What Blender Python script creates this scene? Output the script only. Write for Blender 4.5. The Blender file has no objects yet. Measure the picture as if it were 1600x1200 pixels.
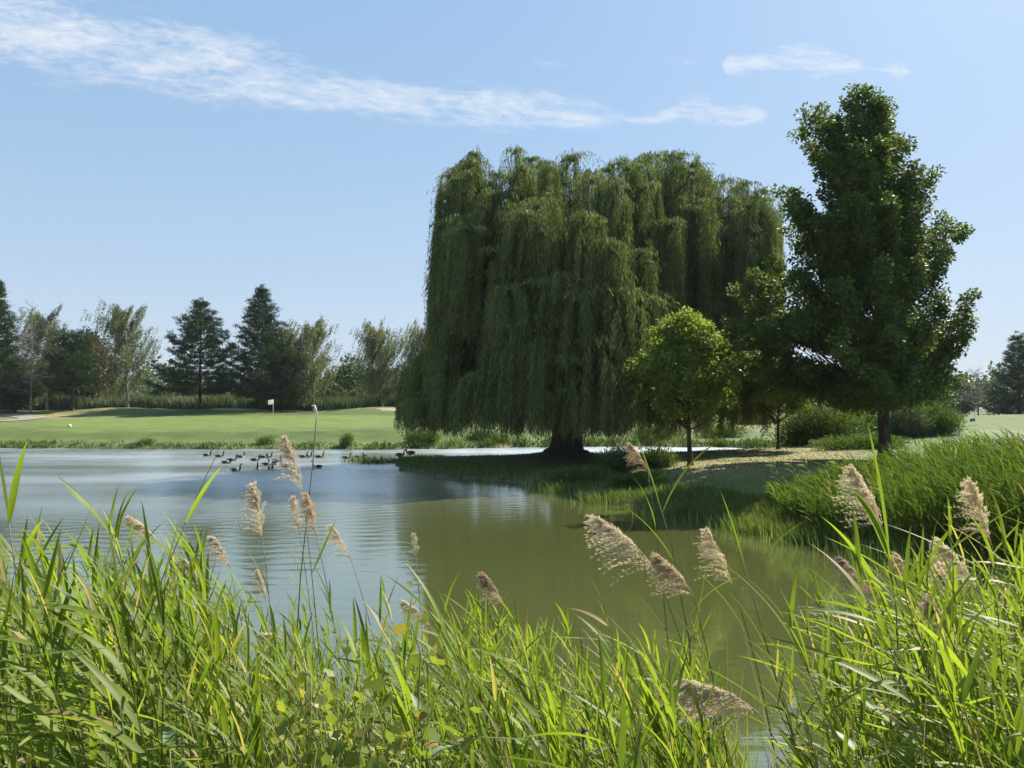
import bpy, math, random
import numpy as np
from mathutils import Vector
R = math.radians
rng = np.random.default_rng(7)
random.seed(7)
scene = bpy.context.scene
COL = scene.collection

# ------------------------------------------------------------------ camera, world, sun, exposure
EYE, FPX, HOR = 4.0, 1202.0, 636.0
cam = bpy.data.cameras.new("camera")
cam.sensor_width = 36.0
cam.lens = 36.0 * FPX / 1600.0
cam.clip_start, cam.clip_end = 0.05, 6000.0
camo = bpy.data.objects.new("camera", cam)
COL.objects.link(camo)
camo.location = (0, 0, EYE)
camo.rotation_euler = (R(90) + math.atan((HOR - 600.0) / FPX), 0, 0)
scene.camera = camo

SUN_AZ, SUN_EL = R(41), R(44)          # azimuth from +Y towards +X
SUN_DIR = Vector((math.sin(SUN_AZ) * math.cos(SUN_EL), math.cos(SUN_AZ) * math.cos(SUN_EL), math.sin(SUN_EL)))
SKY_STRENGTH = 0.061
sun = bpy.data.lights.new("sun", 'SUN')
sun.energy, sun.angle, sun.color = 5.0, R(0.5), (1.0, 0.94, 0.84)
suno = bpy.data.objects.new("sun", sun)
COL.objects.link(suno)
suno.rotation_euler = SUN_DIR.to_track_quat('Z', 'Y').to_euler()
vs = scene.view_settings
vs.view_transform, vs.look, vs.exposure, vs.gamma, vs.use_curve_mapping = 'Standard', 'None', 1.14, 1.0, False
cy = scene.cycles
cy.max_bounces, cy.diffuse_bounces, cy.glossy_bounces, cy.transmission_bounces, cy.transparent_max_bounces = 6, 3, 3, 4, 6
cy.sample_clamp_indirect = 6.0


class NT:
    """small helper round a node tree"""
    def __init__(self, tree):
        self.t = tree
        self.n = tree.nodes
        self.l = tree.links
    def add(self, typ, ins=None, **props):
        nd = self.n.new(typ)
        for k, v in props.items():
            setattr(nd, k, v)
        for k, v in (ins or {}).items():
            s = nd.inputs[k]
            if isinstance(v, bpy.types.NodeSocket):
                self.l.new(v, s)
            else:
                s.default_value = v
        return nd
    def math(self, op, a, b=0.0, c=None, clamp=False):
        ins = {0: a, 1: b}
        if c is not None:
            ins[2] = c
        return self.add('ShaderNodeMath', ins, operation=op, use_clamp=clamp).outputs[0]
    def mix(self, f, a, b, blend='MIX'):
        nd = self.add('ShaderNodeMix', data_type='RGBA', blend_type=blend)
        for s, v in ((nd.inputs[0], f), (nd.inputs[6], a), (nd.inputs[7], b)):
            if isinstance(v, bpy.types.NodeSocket):
                self.l.new(v, s)
            else:
                s.default_value = v if not isinstance(v, tuple) else (v + (1.0,))[:4]
        return nd.outputs[2]
    def ramp(self, f, stops):
        nd = self.add('ShaderNodeValToRGB', {0: f})
        els = nd.color_ramp.elements
        while len(els) < len(stops):
            els.new(0.5)
        for e, (p, c) in zip(els, stops):
            e.position = p
            e.color = (c + (1.0,))[:4] if isinstance(c, tuple) else (c, c, c, 1)
        return nd.outputs[0]
    def noise(self, vec, scale, detail=4.0, rough=0.55, dist=0.0):
        return self.add('ShaderNodeTexNoise', {'Vector': vec, 'Scale': scale, 'Detail': detail, 'Roughness': rough, 'Distortion': dist})


def build_world():
    w = bpy.data.worlds.new("World")
    scene.world = w
    w.use_nodes = True
    nt = NT(w.node_tree)
    nt.n.clear()
    out = nt.add('ShaderNodeOutputWorld')
    bg = nt.add('ShaderNodeBackground', {'Strength': SKY_STRENGTH})
    sky = nt.add('ShaderNodeTexSky', sky_type='NISHITA', sun_disc=False, sun_elevation=SUN_EL, sun_rotation=SUN_AZ,
                 altitude=100.0, air_density=1.0, dust_density=1.4, ozone_density=2.0)
    d = nt.add('ShaderNodeTexCoord').outputs['Generated']
    sep = nt.add('ShaderNodeSeparateXYZ', {0: d})
    x, y, z = sep.outputs
    ay = nt.math('MAXIMUM', nt.math('ABSOLUTE', y), 0.05)
    u = nt.math('DIVIDE', x, ay)        # direction in the sky: tan of azimuth and tan of height
    v = nt.math('DIVIDE', z, ay)
    # cloud streaks: fine wisps drawn out along the wind
    wis = nt.add('ShaderNodeCombineXYZ', {0: u, 1: nt.math('MULTIPLY_ADD', v, 3.4, nt.math('MULTIPLY', u, .35)), 2: 0.0}).outputs[0]
    n1 = nt.noise(wis, 9.0, 9.0, 0.62, 0.3).outputs[0]
    n2 = nt.noise(wis, 38.0, 6.0, 0.6, 0.6).outputs[0]
    n3 = nt.noise(wis, 3.0, 3.0, 0.5).outputs[0]
    tex = nt.math('ADD', nt.math('MULTIPLY', n1, 0.62), nt.math('MULTIPLY', n2, 0.38))
    def band(pts, widths, amp):
        # a streak that follows a line of directions: centre v(u) by a float curve, half-width by another
        fc = nt.add('ShaderNodeFloatCurve', {'Value': nt.math('MULTIPLY_ADD', u, 0.5, 0.5)})
        set_curve(fc, [(p[0] * 0.5 + 0.5, p[1]) for p in pts])
        fw = nt.add('ShaderNodeFloatCurve', {'Value': nt.math('MULTIPLY_ADD', u, 0.5, 0.5)})
        set_curve(fw, [(p[0] * 0.5 + 0.5, p[1] * 8) for p in widths])
        dv = nt.math('ABSOLUTE', nt.math('SUBTRACT', nt.math('ADD', v, nt.math('MULTIPLY', nt.math('SUBTRACT', n3, 0.5), 0.03)), fc.outputs[0]))
        m = nt.math('SUBTRACT', 1.0, nt.math('DIVIDE', dv, nt.math('MAXIMUM', nt.math('DIVIDE', fw.outputs[0], 8.0), 0.0005)))
        on = nt.ramp(fw.outputs[0], [(0.02, 0.0), (0.12, 1.0)])
        return nt.math('MULTIPLY', nt.math('MULTIPLY', nt.math('MAXIMUM', m, 0.0), on), amp)
    def px(a, b): return ((a - 800) / FPX, (HOR - b) / FPX)
    main = band([(-1, .60), px(-300, -20), px(0, 30), px(220, 72), px(430, 118), px(600, 150), px(760, 165), px(920, 172), px(1010, 184), px(1090, 165), px(1200, 172), (1, .37)],
                [(-1, .10), px(-300, 0) [:1] + (.095,), px(0, 0)[:1] + (.082,), px(250, 0)[:1] + (.078,), px(430, 0)[:1] + (.056,), px(600, 0)[:1] + (.036,), px(760, 0)[:1] + (.038,),
                 px(920, 0)[:1] + (.026,), px(1020, 0)[:1] + (.012,), px(1110, 0)[:1] + (.030,), px(1190, 0)[:1] + (.014,), px(1240, 0)[:1] + (0.0,), (1, 0)], 1.0)
    puff = band([(-1, .45), px(1100, 100), px(1250, 88), px(1430, 106), (1, .44)],
                [(-1, 0), px(1120, 0)[:1] + (0.0,), px(1145, 0)[:1] + (.018,), px(1195, 0)[:1] + (.020,), px(1265, 0)[:1] + (.036,), px(1310, 0)[:1] + (.024,), px(1345, 0)[:1] + (.015,), px(1385, 0)[:1] + (.007,), px(1415, 0)[:1] + (.016,), px(1445, 0)[:1] + (0.0,), (1, 0)], 1.2)
    wisp = band([(-1, .46), px(780, 72), px(880, 92), px(960, 50), px(1080, 92), (1, .45)],
                [(-1, 0), px(790, 0)[:1] + (0.0,), px(850, 0)[:1] + (.011,), px(910, 0)[:1] + (.004,), px(945, 0)[:1] + (.005,), px(1010, 0)[:1] + (.003,), px(1075, 0)[:1] + (.012,), px(1110, 0)[:1] + (0.0,), (1, 0)], 0.55)
    m = nt.math('ADD', nt.math('ADD', main, puff), wisp)
    dens = nt.math('ADD', nt.math('MULTIPLY', nt.math('POWER', m, 0.7), 0.85), nt.math('MULTIPLY', nt.math('SUBTRACT', tex, 0.58), 3.6))
    mask = nt.math('MULTIPLY', nt.ramp(dens, [(0.0, 0.0), (1.05, 1.0)]), nt.math('MINIMUM', nt.math('MULTIPLY', m, 2.2), 1.0))
    # broken small wisps elsewhere
    mask = nt.math('MULTIPLY', mask, 0.85, clamp=True)
    # hazy summer air low in the sky
    el = nt.math('MAXIMUM', z, 0.0)
    hz = nt.math('MULTIPLY', nt.math('POWER', nt.math('SUBTRACT', 1.0, el), 4.5), 0.88)
    skyc = nt.mix(0.72, sky.outputs[0], (2.55, 4.25, 6.5))
    skyc = nt.mix(hz, skyc, (5.2, 5.85, 6.45))
    colr = nt.mix(mask, skyc, (6.4, 6.75, 7.3))
    nt.l.new(colr, bg.inputs['Color'])
    nt.l.new(bg.outputs[0], out.inputs[0])


def set_curve(nd, pts):
    c = nd.mapping.curves[0]
    nd.mapping.use_clip = False
    pts = sorted(pts)
    while len(c.points) < len(pts):
        c.points.new(0.5, 0.5)
    for p, (a, b) in zip(c.points, pts):
        p.location = (a, b)
        p.handle_type = 'AUTO_CLAMPED'
    nd.mapping.update()


build_world()

# ------------------------------------------------------------------ helpers
def px2w(px, py, D):
    """a point at distance D along the view axis, seen in that direction from where the photographer stood"""
    return np.array(((px - 800.0) / FPX * D, D, EYE - (py - HOR) / FPX * D))


def mesh(name, V, F, mats, parent=None, mi=None, smooth=False, attr=None):
    """V (n,3), F list of arrays (k,3) or (k,4) -> one linked mesh object"""
    me = bpy.data.meshes.new(name)
    V = np.asarray(V, dtype=np.float32)
    Fs = [np.asarray(f, dtype=np.int32) for f in (F if isinstance(F, (list, tuple)) else [F]) if len(f)]
    me.vertices.add(len(V))
    me.vertices.foreach_set("co", V.ravel())
    loops = np.concatenate([f.ravel() for f in Fs])
    tot = np.concatenate([np.full(len(f), f.shape[1], dtype=np.int32) for f in Fs])
    me.loops.add(len(loops))
    me.loops.foreach_set("vertex_index", loops)
    me.polygons.add(len(tot))
    me.polygons.foreach_set("loop_start", np.concatenate([[0], np.cumsum(tot)[:-1]]).astype(np.int32))
    for m in (mats if isinstance(mats, (list, tuple)) else [mats]):
        me.materials.append(m)
    if mi is not None:
        me.polygons.foreach_set("material_index", np.asarray(mi, dtype=np.int32))
    if smooth:
        me.polygons.foreach_set("use_smooth", np.ones(len(tot), dtype=bool))
    if attr is not None:
        for k, arr in attr.items():
            a = me.attributes.new(k, 'FLOAT_COLOR', 'POINT')
            arr4 = np.ones((len(V), 4), dtype=np.float32)
            arr4[:, :3] = arr
            a.data.foreach_set("color", arr4.ravel())
    me.update(calc_edges=True)
    o = bpy.data.objects.new(name, me)
    COL.objects.link(o)
    o.parent = parent
    return o


def tag(o, label=None, cat=None, group=None, kind=None):
    for k, v in (('label', label), ('category', cat), ('group', group), ('kind', kind)):
        if v:
            o[k] = v
    return o


def empty(name, loc, label, cat, group=None):
    o = bpy.data.objects.new(name, None)
    COL.objects.link(o)
    o.location = loc
    o.empty_display_size = 0.2
    return tag(o, label, cat, group)


class MB:
    """collects vertices and faces"""
    def __init__(self):
        self.v, self.q, self.t, self.n = [], [], [], 0
    def add(self, V, Q=None, T=None):
        V = np.asarray(V, dtype=float).reshape(-1, 3)
        self.v.append(V)
        if Q is not None and len(Q):
            self.q.append(np.asarray(Q, dtype=np.int64).reshape(-1, 4) + self.n)
        if T is not None and len(T):
            self.t.append(np.asarray(T, dtype=np.int64).reshape(-1, 3) + self.n)
        self.n += len(V)
    def tube(self, P, rad, sides=6, cap=True, squash=None):
        P = np.asarray(P, dtype=float)
        rad = np.broadcast_to(np.asarray(rad, dtype=float), (len(P),))
        T = np.gradient(P, axis=0)
        T /= np.linalg.norm(T, axis=1, keepdims=True) + 1e-9
        ref = np.array((0.0, 1.0, 0.0)) if abs(T[0][1]) < 0.9 else np.array((1.0, 0, 0))
        A = np.cross(T, ref)
        A /= np.linalg.norm(A, axis=1, keepdims=True) + 1e-9
        B = np.cross(A, T)
        a = np.arange(sides) * 2 * math.pi / sides
        sq = np.ones(len(P)) if squash is None else np.asarray(squash, dtype=float)
        V = P[:, None, :] + rad[:, None, None] * (np.cos(a)[None, :, None] * A[:, None, :] + np.sin(a)[None, :, None] * B[:, None, :] * sq[:, None, None])
        n = len(P)
        i, j = np.meshgrid(np.arange(n - 1), np.arange(sides), indexing='ij')
        k = (j + 1) % sides
        Q = np.stack([i * sides + j, i * sides + k, (i + 1) * sides + k, (i + 1) * sides + j], -1).reshape(-1, 4)
        V = V.reshape(-1, 3)
        T3 = []
        if cap:
            V = np.vstack([V, P[:1], P[-1:]])
            for jj in range(sides):
                kk = (jj + 1) % sides
                T3.append((n * sides, kk, jj))
                T3.append((n * sides + 1, (n - 1) * sides + jj, (n - 1) * sides + kk))
        self.add(V, Q, T3)
    def box(self, lo, hi, top=None):
        (a, b, c), (d, e, f) = lo, hi
        (p, q), (r, s) = top if top else ((a, b), (d, e))
        V = [(a, b, c), (d, b, c), (d, e, c), (a, e, c), (p, q, f), (r, q, f), (r, s, f), (p, s, f)]
        self.add(V, [(0, 3, 2, 1), (4, 5, 6, 7), (0, 1, 5, 4), (1, 2, 6, 5), (2, 3, 7, 6), (3, 0, 4, 7)])
    def leaves(self, pos, dr, nrm, L, W, base=0.38):
        """pointed leaf-shaped quads"""
        pos = np.asarray(pos, dtype=float)
        n = len(pos)
        if n == 0:
            return
        dr = dr / (np.linalg.norm(dr, axis=1, keepdims=True) + 1e-9)
        side = np.cross(dr, nrm)
        side /= np.linalg.norm(side, axis=1, keepdims=True) + 1e-9
        L = np.broadcast_to(L, (n,))[:, None]
        W = np.broadcast_to(W, (n,))[:, None]
        mid = pos + dr * L * base
        V = np.stack([pos, mid + side * W * .5, pos + dr * L, mid - side * W * .5], 1).reshape(-1, 3)
        self.add(V, np.arange(4 * n).reshape(n, 4))
    def build(self, name, mats, parent=None, smooth=False, origin=None):
        V = np.vstack(self.v)
        if origin is not None:
            V = V - np.asarray(origin)
        F = []
        if self.q:
            F.append(np.vstack(self.q))
        if self.t:
            F.append(np.vstack(self.t))
        return mesh(name, V, F, mats, parent, smooth=smooth)


def rdir(n, zlo=-1.0, zhi=1.0, r=None):
    r = r or rng
    z = r.uniform(zlo, zhi, n)
    a = r.uniform(0, 2 * math.pi, n)
    s = np.sqrt(np.maximum(0, 1 - z * z))
    return np.stack([s * np.cos(a), s * np.sin(a), z], 1)


def smooth(a, b, x):
    t = np.clip((x - a) / (b - a), 0, 1)
    return t * t * (3 - 2 * t)


# ------------------------------------------------------------------ materials
def mat_new(name):
    m = bpy.data.materials.new(name)
    m.use_nodes = True
    nt = NT(m.node_tree)
    nt.n.clear()
    out = nt.add('ShaderNodeOutputMaterial')
    return m, nt, out


def leaf_mat(name, c0, c1, c2=None, trans=0.35, rough=0.55, spec=0.3, scale=0.35, tcol=None, rare=0.06, stretch=None):
    """c0..c1 leaf by leaf and branch by branch, a few leaves c2"""
    m, nt, out = mat_new(name)
    isl = nt.add('ShaderNodeNewGeometry').outputs['Random Per Island']
    oc = nt.add('ShaderNodeTexCoord').outputs['Object']
    if stretch:     # hanging shoots differ one from the next
        sv = nt.add('ShaderNodeMapping', {'Vector': oc, 'Scale': stretch}).outputs[0]
        nz = nt.math('ADD', nt.math('MULTIPLY', nt.noise(oc, scale, 3.0).outputs[0], 0.45), nt.math('MULTIPLY', nt.noise(sv, 3.2, 2.0).outputs[0], 0.55))
    else:
        nz = nt.noise(oc, scale, 3.0).outputs[0]
    f = nt.math('ADD', nt.math('MULTIPLY', isl, 0.6 if not stretch else 0.35), nt.math('MULTIPLY', nt.math('SUBTRACT', nz, 0.35), 1.3), clamp=True)
    col = nt.mix(f, c0, c1)
    if c2:
        col = nt.mix(nt.math('GREATER_THAN', nt.math('FRACT', nt.math('MULTIPLY', isl, 37.0)), 1.0 - rare), col, c2)
    oi = nt.add('ShaderNodeObjectInfo').outputs['Random']
    col = nt.mix(1.0, col, nt.ramp(oi, [(0, (0.9, 0.9, 0.92)), (1, (1.1, 1.08, 1.0))]), 'MULTIPLY')
    b = nt.add('ShaderNodeBsdfPrincipled', {'Base Color': col, 'Roughness': rough, 'Specular IOR Level': spec})
    tc = nt.mix(1.0, col, tcol or (1.25, 1.35, 0.6), 'MULTIPLY')
    tr = nt.add('ShaderNodeBsdfTranslucent', {'Color': tc})
    mx = nt.add('ShaderNodeMixShader', {0: trans, 1: b.outputs[0], 2: tr.outputs[0]})
    nt.l.new(mx.outputs[0], out.inputs[0])
    return m


def plain_mat(name, col, rough=0.7, var=0.25, scale=6.0, bump=0.0, spec=0.3, col2=None, stretch=(1, 1, 1)):
    m, nt, out = mat_new(name)
    oc = nt.add('ShaderNodeTexCoord').outputs['Object']
    mp = nt.add('ShaderNodeMapping', {'Vector': oc, 'Scale': stretch}).outputs[0]
    nz = nt.noise(mp, scale, 6.0, 0.6)
    c2 = col2 or tuple(c * (1 - var * 1.6) for c in col)
    col = nt.mix(nt.ramp(nz.outputs[0], [(0.32, 0.0), (0.68, 1.0)]), c2, tuple(c * (1 + var * .5) for c in col))
    b = nt.add('ShaderNodeBsdfPrincipled', {'Base Color': col, 'Roughness': rough, 'Specular IOR Level': spec})
    if bump:
        bp = nt.add('ShaderNodeBump', {'Strength': bump, 'Distance': 0.03, 'Height': nz.outputs[0]})
        nt.l.new(bp.outputs[0], b.inputs['Normal'])
    nt.l.new(b.outputs[0], out.inputs[0])
    return m


def attr_mat(name, attr, rough=0.85, fine=9.0, amt=0.5, bump=0.35, spec=0.15):
    m, nt, out = mat_new(name)
    a = nt.add('ShaderNodeAttribute', attribute_name=attr).outputs['Color']
    oc = nt.add('ShaderNodeTexCoord').outputs['Object']
    n1 = nt.noise(oc, fine, 8.0, 0.65).outputs[0]
    n2 = nt.noise(oc, 0.45, 5.0, 0.6).outputs[0]
    f = nt.math('ADD', nt.math('MULTIPLY', n1, 0.6), nt.math('MULTIPLY', n2, 0.4))
    mul = nt.ramp(f, [(0.30, (1 - amt, 1 - amt, 1 - amt)), (0.5, (1.0, 1.0, 1.0)), (0.70, (1 + amt * .8, 1 + amt * .62, 1 + amt * .4))])
    col = nt.mix(1.0, a, mul, 'MULTIPLY')
    b = nt.add('ShaderNodeBsdfPrincipled', {'Base Color': col, 'Roughness': rough, 'Specular IOR Level': spec})
    if bump:
        bp = nt.add('ShaderNodeBump', {'Strength': bump, 'Distance': 0.08, 'Height': n1})
        nt.l.new(bp.outputs[0], b.inputs['Normal'])
    nt.l.new(b.outputs[0], out.inputs[0])
    return m


def water_mat():
    m, nt, out = mat_new("pond_water")
    oc = nt.add('ShaderNodeTexCoord').outputs['Object']
    big = nt.noise(oc, 0.05, 3.0, 0.5).outputs[0]
    col = nt.mix(nt.ramp(big, [(0.35, 0.0), (0.65, 1.0)]), (0.064, 0.076, 0.022), (0.082, 0.092, 0.029))
    mp = nt.add('ShaderNodeMapping', {'Vector': oc, 'Scale': (0.55, 1.9, 1.0), 'Rotation': (0, 0, R(8))}).outputs[0]
    w1 = nt.noise(mp, 1.1, 3.0, 0.5, 0.4).outputs[0]
    w2 = nt.noise(mp, 4.2, 2.0, 0.5, 0.2).outputs[0]
    # breeze: calmer in the lee of the peninsula, ruffled in the open part
    sep = nt.add('ShaderNodeSeparateXYZ', {0: oc}).outputs
    gust = nt.noise(nt.add('ShaderNodeMapping', {'Vector': oc, 'Scale': (0.4, 1.0, 1.0)}).outputs[0], 0.09, 3.0, 0.55).outputs[0]
    lee = nt.add('ShaderNodeMapRange', {'Value': nt.math('ADD', sep[0], nt.math('MULTIPLY', nt.math('SUBTRACT', gust, 0.5), 14.0)), 'From Min': -7.0, 'From Max': 3.0, 'To Min': 1.0, 'To Max': 0.34}).outputs[0]
    lee = nt.math('MAXIMUM', lee, nt.math('MULTIPLY', nt.math('SUBTRACT', sep[1], 54.0), 0.12, clamp=True))
    gs = nt.ramp(gust, [(0.35, 0.55), (0.65, 1.0)])
    far = nt.add('ShaderNodeMapRange', {'Value': sep[1], 'From Min': 22.0, 'From Max': 52.0, 'To Min': 0.09, 'To Max': 0.14}).outputs[0]
    h = nt.math('ADD', nt.math('MULTIPLY', w1, 0.75), nt.math('MULTIPLY', w2, 0.22))
    bp = nt.add('ShaderNodeBump', {'Strength': nt.math('MULTIPLY', nt.math('MULTIPLY', lee, gs), far), 'Distance': 0.20, 'Height': h})
    # murky body below, sheen of the sky above: reflection boosted beyond real water to brighten it
    fr = nt.add('ShaderNodeFresnel', {'IOR': 1.34, 'Normal': bp.outputs[0]}).outputs[0]
    fac = nt.math('MULTIPLY', nt.math('POWER', fr, 0.52), 0.98)
    df = nt.add('ShaderNodeBsdfDiffuse', {'Color': col})
    # ripples finer than a hand's breadth scatter the reflection: rough where the breeze reaches
    ro = nt.add('ShaderNodeMapRange', {'Value': sep[1], 'From Min': 15.0, 'From Max': 34.0, 'To Min': 0.07, 'To Max': 0.30}).outputs[0]
    ro = nt.math('MULTIPLY', nt.math('MULTIPLY', ro, lee), nt.ramp(gust, [(0.38, 0.72), (0.62, 1.15)]))
    ro = nt.math('MAXIMUM', ro, 0.045)
    gl = nt.add('ShaderNodeBsdfGlossy', {'Color': (0.97, 0.98, 0.96, 1), 'Roughness': ro, 'Normal': bp.outputs[0]})
    mx = nt.add('ShaderNodeMixShader', {0: fac, 1: df.outputs[0], 2: gl.outputs[0]})
    nt.l.new(mx.outputs[0], out.inputs[0])
    return m


M = dict(
    ground=attr_mat("ground_cover", "albedo"),
    water=water_mat(),
    willow=leaf_mat("willow_leaf", (0.034, 0.058, 0.026), (0.290, 0.310, 0.120), (0.27, 0.28, 0.12), 0.32, .7, .15, scale=0.36, rare=0.06, stretch=(1, 1, .10), tcol=(1.1, 1.28, .6)),
    bark=plain_mat("bark", (0.085, 0.065, 0.048), 0.9, 0.4, 5.0, 0.8, 0.1, stretch=(1, 1, 0.25)),
    bark_light=plain_mat("birch_bark", (0.42, 0.40, 0.36), 0.85, 0.4, 3.0, 0.4, 0.1, col2=(0.10, 0.085, 0.07), stretch=(1, 1, 1.6)),
    maple=leaf_mat("maple_leaf", (0.040, 0.072, 0.017), (0.150, 0.198, 0.044), (0.23, 0.19, 0.05), 0.40, scale=0.5, rare=0.03),
    maple_young=leaf_mat("young_maple_leaf", (0.078, 0.125, 0.022), (0.250, 0.290, 0.054), (0.33, 0.32, 0.08), 0.48, scale=0.7, rare=0.06),
    pine=leaf_mat("pine_needle", (0.013, 0.034, 0.014), (0.064, 0.102, 0.034), None, 0.14, 0.6, scale=0.5),
    pine_bright=leaf_mat("bright_needle", (0.030, 0.062, 0.018), (0.080, 0.120, 0.036), None, 0.15, 0.6, scale=0.5),
    birch=leaf_mat("birch_leaf", (0.085, 0.105, 0.052), (0.210, 0.222, 0.112), (0.24, 0.18, 0.09), 0.34, scale=0.4),
    wood=leaf_mat("broad_leaf", (0.045, 0.080, 0.024), (0.120, 0.155, 0.046), None, 0.25, scale=0.4),
    rust=leaf_mat("rusty_leaf", (0.15, 0.085, 0.03), (0.24, 0.14, 0.05), None, 0.25, scale=0.4),
    grey=leaf_mat("grey_leaf", (0.065, 0.092, 0.048), (0.135, 0.165, 0.085), None, 0.25, scale=0.4),
    shrub=leaf_mat("shrub_leaf", (0.045, 0.085, 0.022), (0.110, 0.160, 0.040), (0.2, 0.19, 0.06), 0.33, scale=0.8),
    bank=leaf_mat("bank_reed_leaf", (0.042, 0.078, 0.016), (0.115, 0.160, 0.030), (0.24, 0.21, 0.09), 0.38, .7, .08, scale=0.5, rare=0.05),
    reed=leaf_mat("reed_leaf", (0.075, 0.120, 0.018), (0.250, 0.310, 0.040), (0.36, 0.29, 0.12), 0.54, 0.50, 0.28, scale=1.2, rare=0.06),
    reed_stem=plain_mat("reed_stem", (0.20, 0.23, 0.08), 0.6, 0.3, 14.0),
    reed_dry=plain_mat("dry_reed_stem", (0.26, 0.215, 0.13), 0.7, 0.3, 14.0),
    plume_brown=leaf_mat("brown_plume", (0.36, 0.28, 0.20), (0.68, 0.57, 0.43), None, 0.40, 0.7, 0.2, scale=9.0, tcol=(1.1, 1.02, 0.88)),
    plume=leaf_mat("reed_plume", (0.46, 0.38, 0.28), (0.82, 0.75, 0.62), None, 0.42, 0.7, 0.2, scale=9.0, tcol=(1.1, 1.05, 0.9)),
    grass=leaf_mat("bank_grass_blade", (0.055, 0.090, 0.022), (0.120, 0.160, 0.040), (0.26, 0.22, 0.11), 0.35, scale=0.6, rare=0.08),
    straw=leaf_mat("dry_straw", (0.22, 0.17, 0.09), (0.42, 0.35, 0.21), None, 0.3, 0.7, 0.15, scale=2.0, tcol=(1.1, 1.0, .8)),
    vine=leaf_mat("vine_leaf", (0.16, 0.22, 0.035), (0.30, 0.30, 0.06), (0.34, 0.26, 0.08), 0.42, 0.5, scale=6.0, rare=0.025),
    milkweed=leaf_mat("milkweed_leaf", (0.10, 0.16, 0.06), (0.17, 0.23, 0.09), None, 0.30, 0.5, scale=3.0),
    dead=plain_mat("dead_wood", (0.26, 0.235, 0.205), 0.9, 0.3, 4.0),
    sand=plain_mat("bunker_sand", (0.33, 0.26, 0.16), 0.95, 0.2, 2.0, 0.3),
    path=plain_mat("path_concrete", (0.24, 0.215, 0.185), 0.9, 0.12, 1.5, 0.2),
    cloth=leaf_mat("flag_cloth", (0.80, 0.80, 0.80), (0.84, 0.84, 0.84), None, 0.5, 0.7, 0.1, tcol=(1, 1, 1)),
    white=plain_mat("white_paint", (0.80, 0.80, 0.78), 0.5, 0.05, 8.0),
    dark=plain_mat("dark_boards", (0.022, 0.026, 0.042), 0.6, 0.3, 3.0, 0.2, stretch=(6, 6, 0.4)),
    darkgrey=plain_mat("grey_post", (0.10, 0.11, 0.13), 0.6, 0.2, 3.0),
    purple=plain_mat("thistle_purple", (0.33, 0.10, 0.36), 0.7, 0.3, 40.0),
    goose=None,
)

# ------------------------------------------------------------------ terrain
POND = np.array([(-82, 72), (-66, 74.5), (-50, 75), (-38, 73.6), (-30, 73), (-18, 72.2), (-10.7, 72), (0, 76), (10, 78), (20, 77), (26, 73), (26.5, 68), (21, 63.0),
                 (10, 62.0), (3, 61), (-4, 59), (-8.4, 57), (-9.0, 55), (-6.4, 48.5), (-4.4, 45), (-1.75, 42), (1, 39.7), (2.3, 36.5), (3.2, 34), (5.2, 31.2), (7, 28),
                 (8.3, 25), (9.6, 23), (10.6, 20.5), (12.1, 18.2), (15, 15), (17, 12), (14, 9.5), (8, 8.8), (3, 8.2), (-3, 8), (-8, 8.2), (-15, 9.5), (-30, 12), (-60, 14),
                 (-92, 22), (-98, 58)], dtype=float)


def pond_sd(x, y):
    """signed distance to the shoreline, positive on land"""
    x = np.asarray(x, dtype=float)
    y = np.asarray(y, dtype=float)
    best = np.full(x.shape, 1e9)
    inside = np.zeros(x.shape, dtype=bool)
    n = len(POND)
    for i in range(n):
        x0, y0 = POND[i]
        x1, y1 = POND[(i + 1) % n]
        dx, dy = x1 - x0, y1 - y0
        t = np.clip(((x - x0) * dx + (y - y0) * dy) / (dx * dx + dy * dy), 0, 1)
        best = np.minimum(best, (x - x0 - t * dx) ** 2 + (y - y0 - t * dy) ** 2)
        c = ((y0 > y) != (y1 > y)) & (x < (x1 - x0) * (y - y0) / ((y1 - y0) if y1 != y0 else 1e-9) + x0)
        inside ^= c
    s = np.sqrt(best)
    s = np.where(inside, -s, s)
    wob = 0.35 * np.sin(x * 0.9 + 1.3 * np.sin(y * 0.55)) + 0.22 * np.sin(y * 1.7 + 0.8 * x) + 0.16 * np.sin(2.9 * x - 1.1 * y)
    return s + wob * smooth(10, 16, y)


def gauss(x, y, cx, cy, sx, sy, a):
    return a * np.exp(-((x - cx) / sx) ** 2 - ((y - cy) / sy) ** 2)


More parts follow.
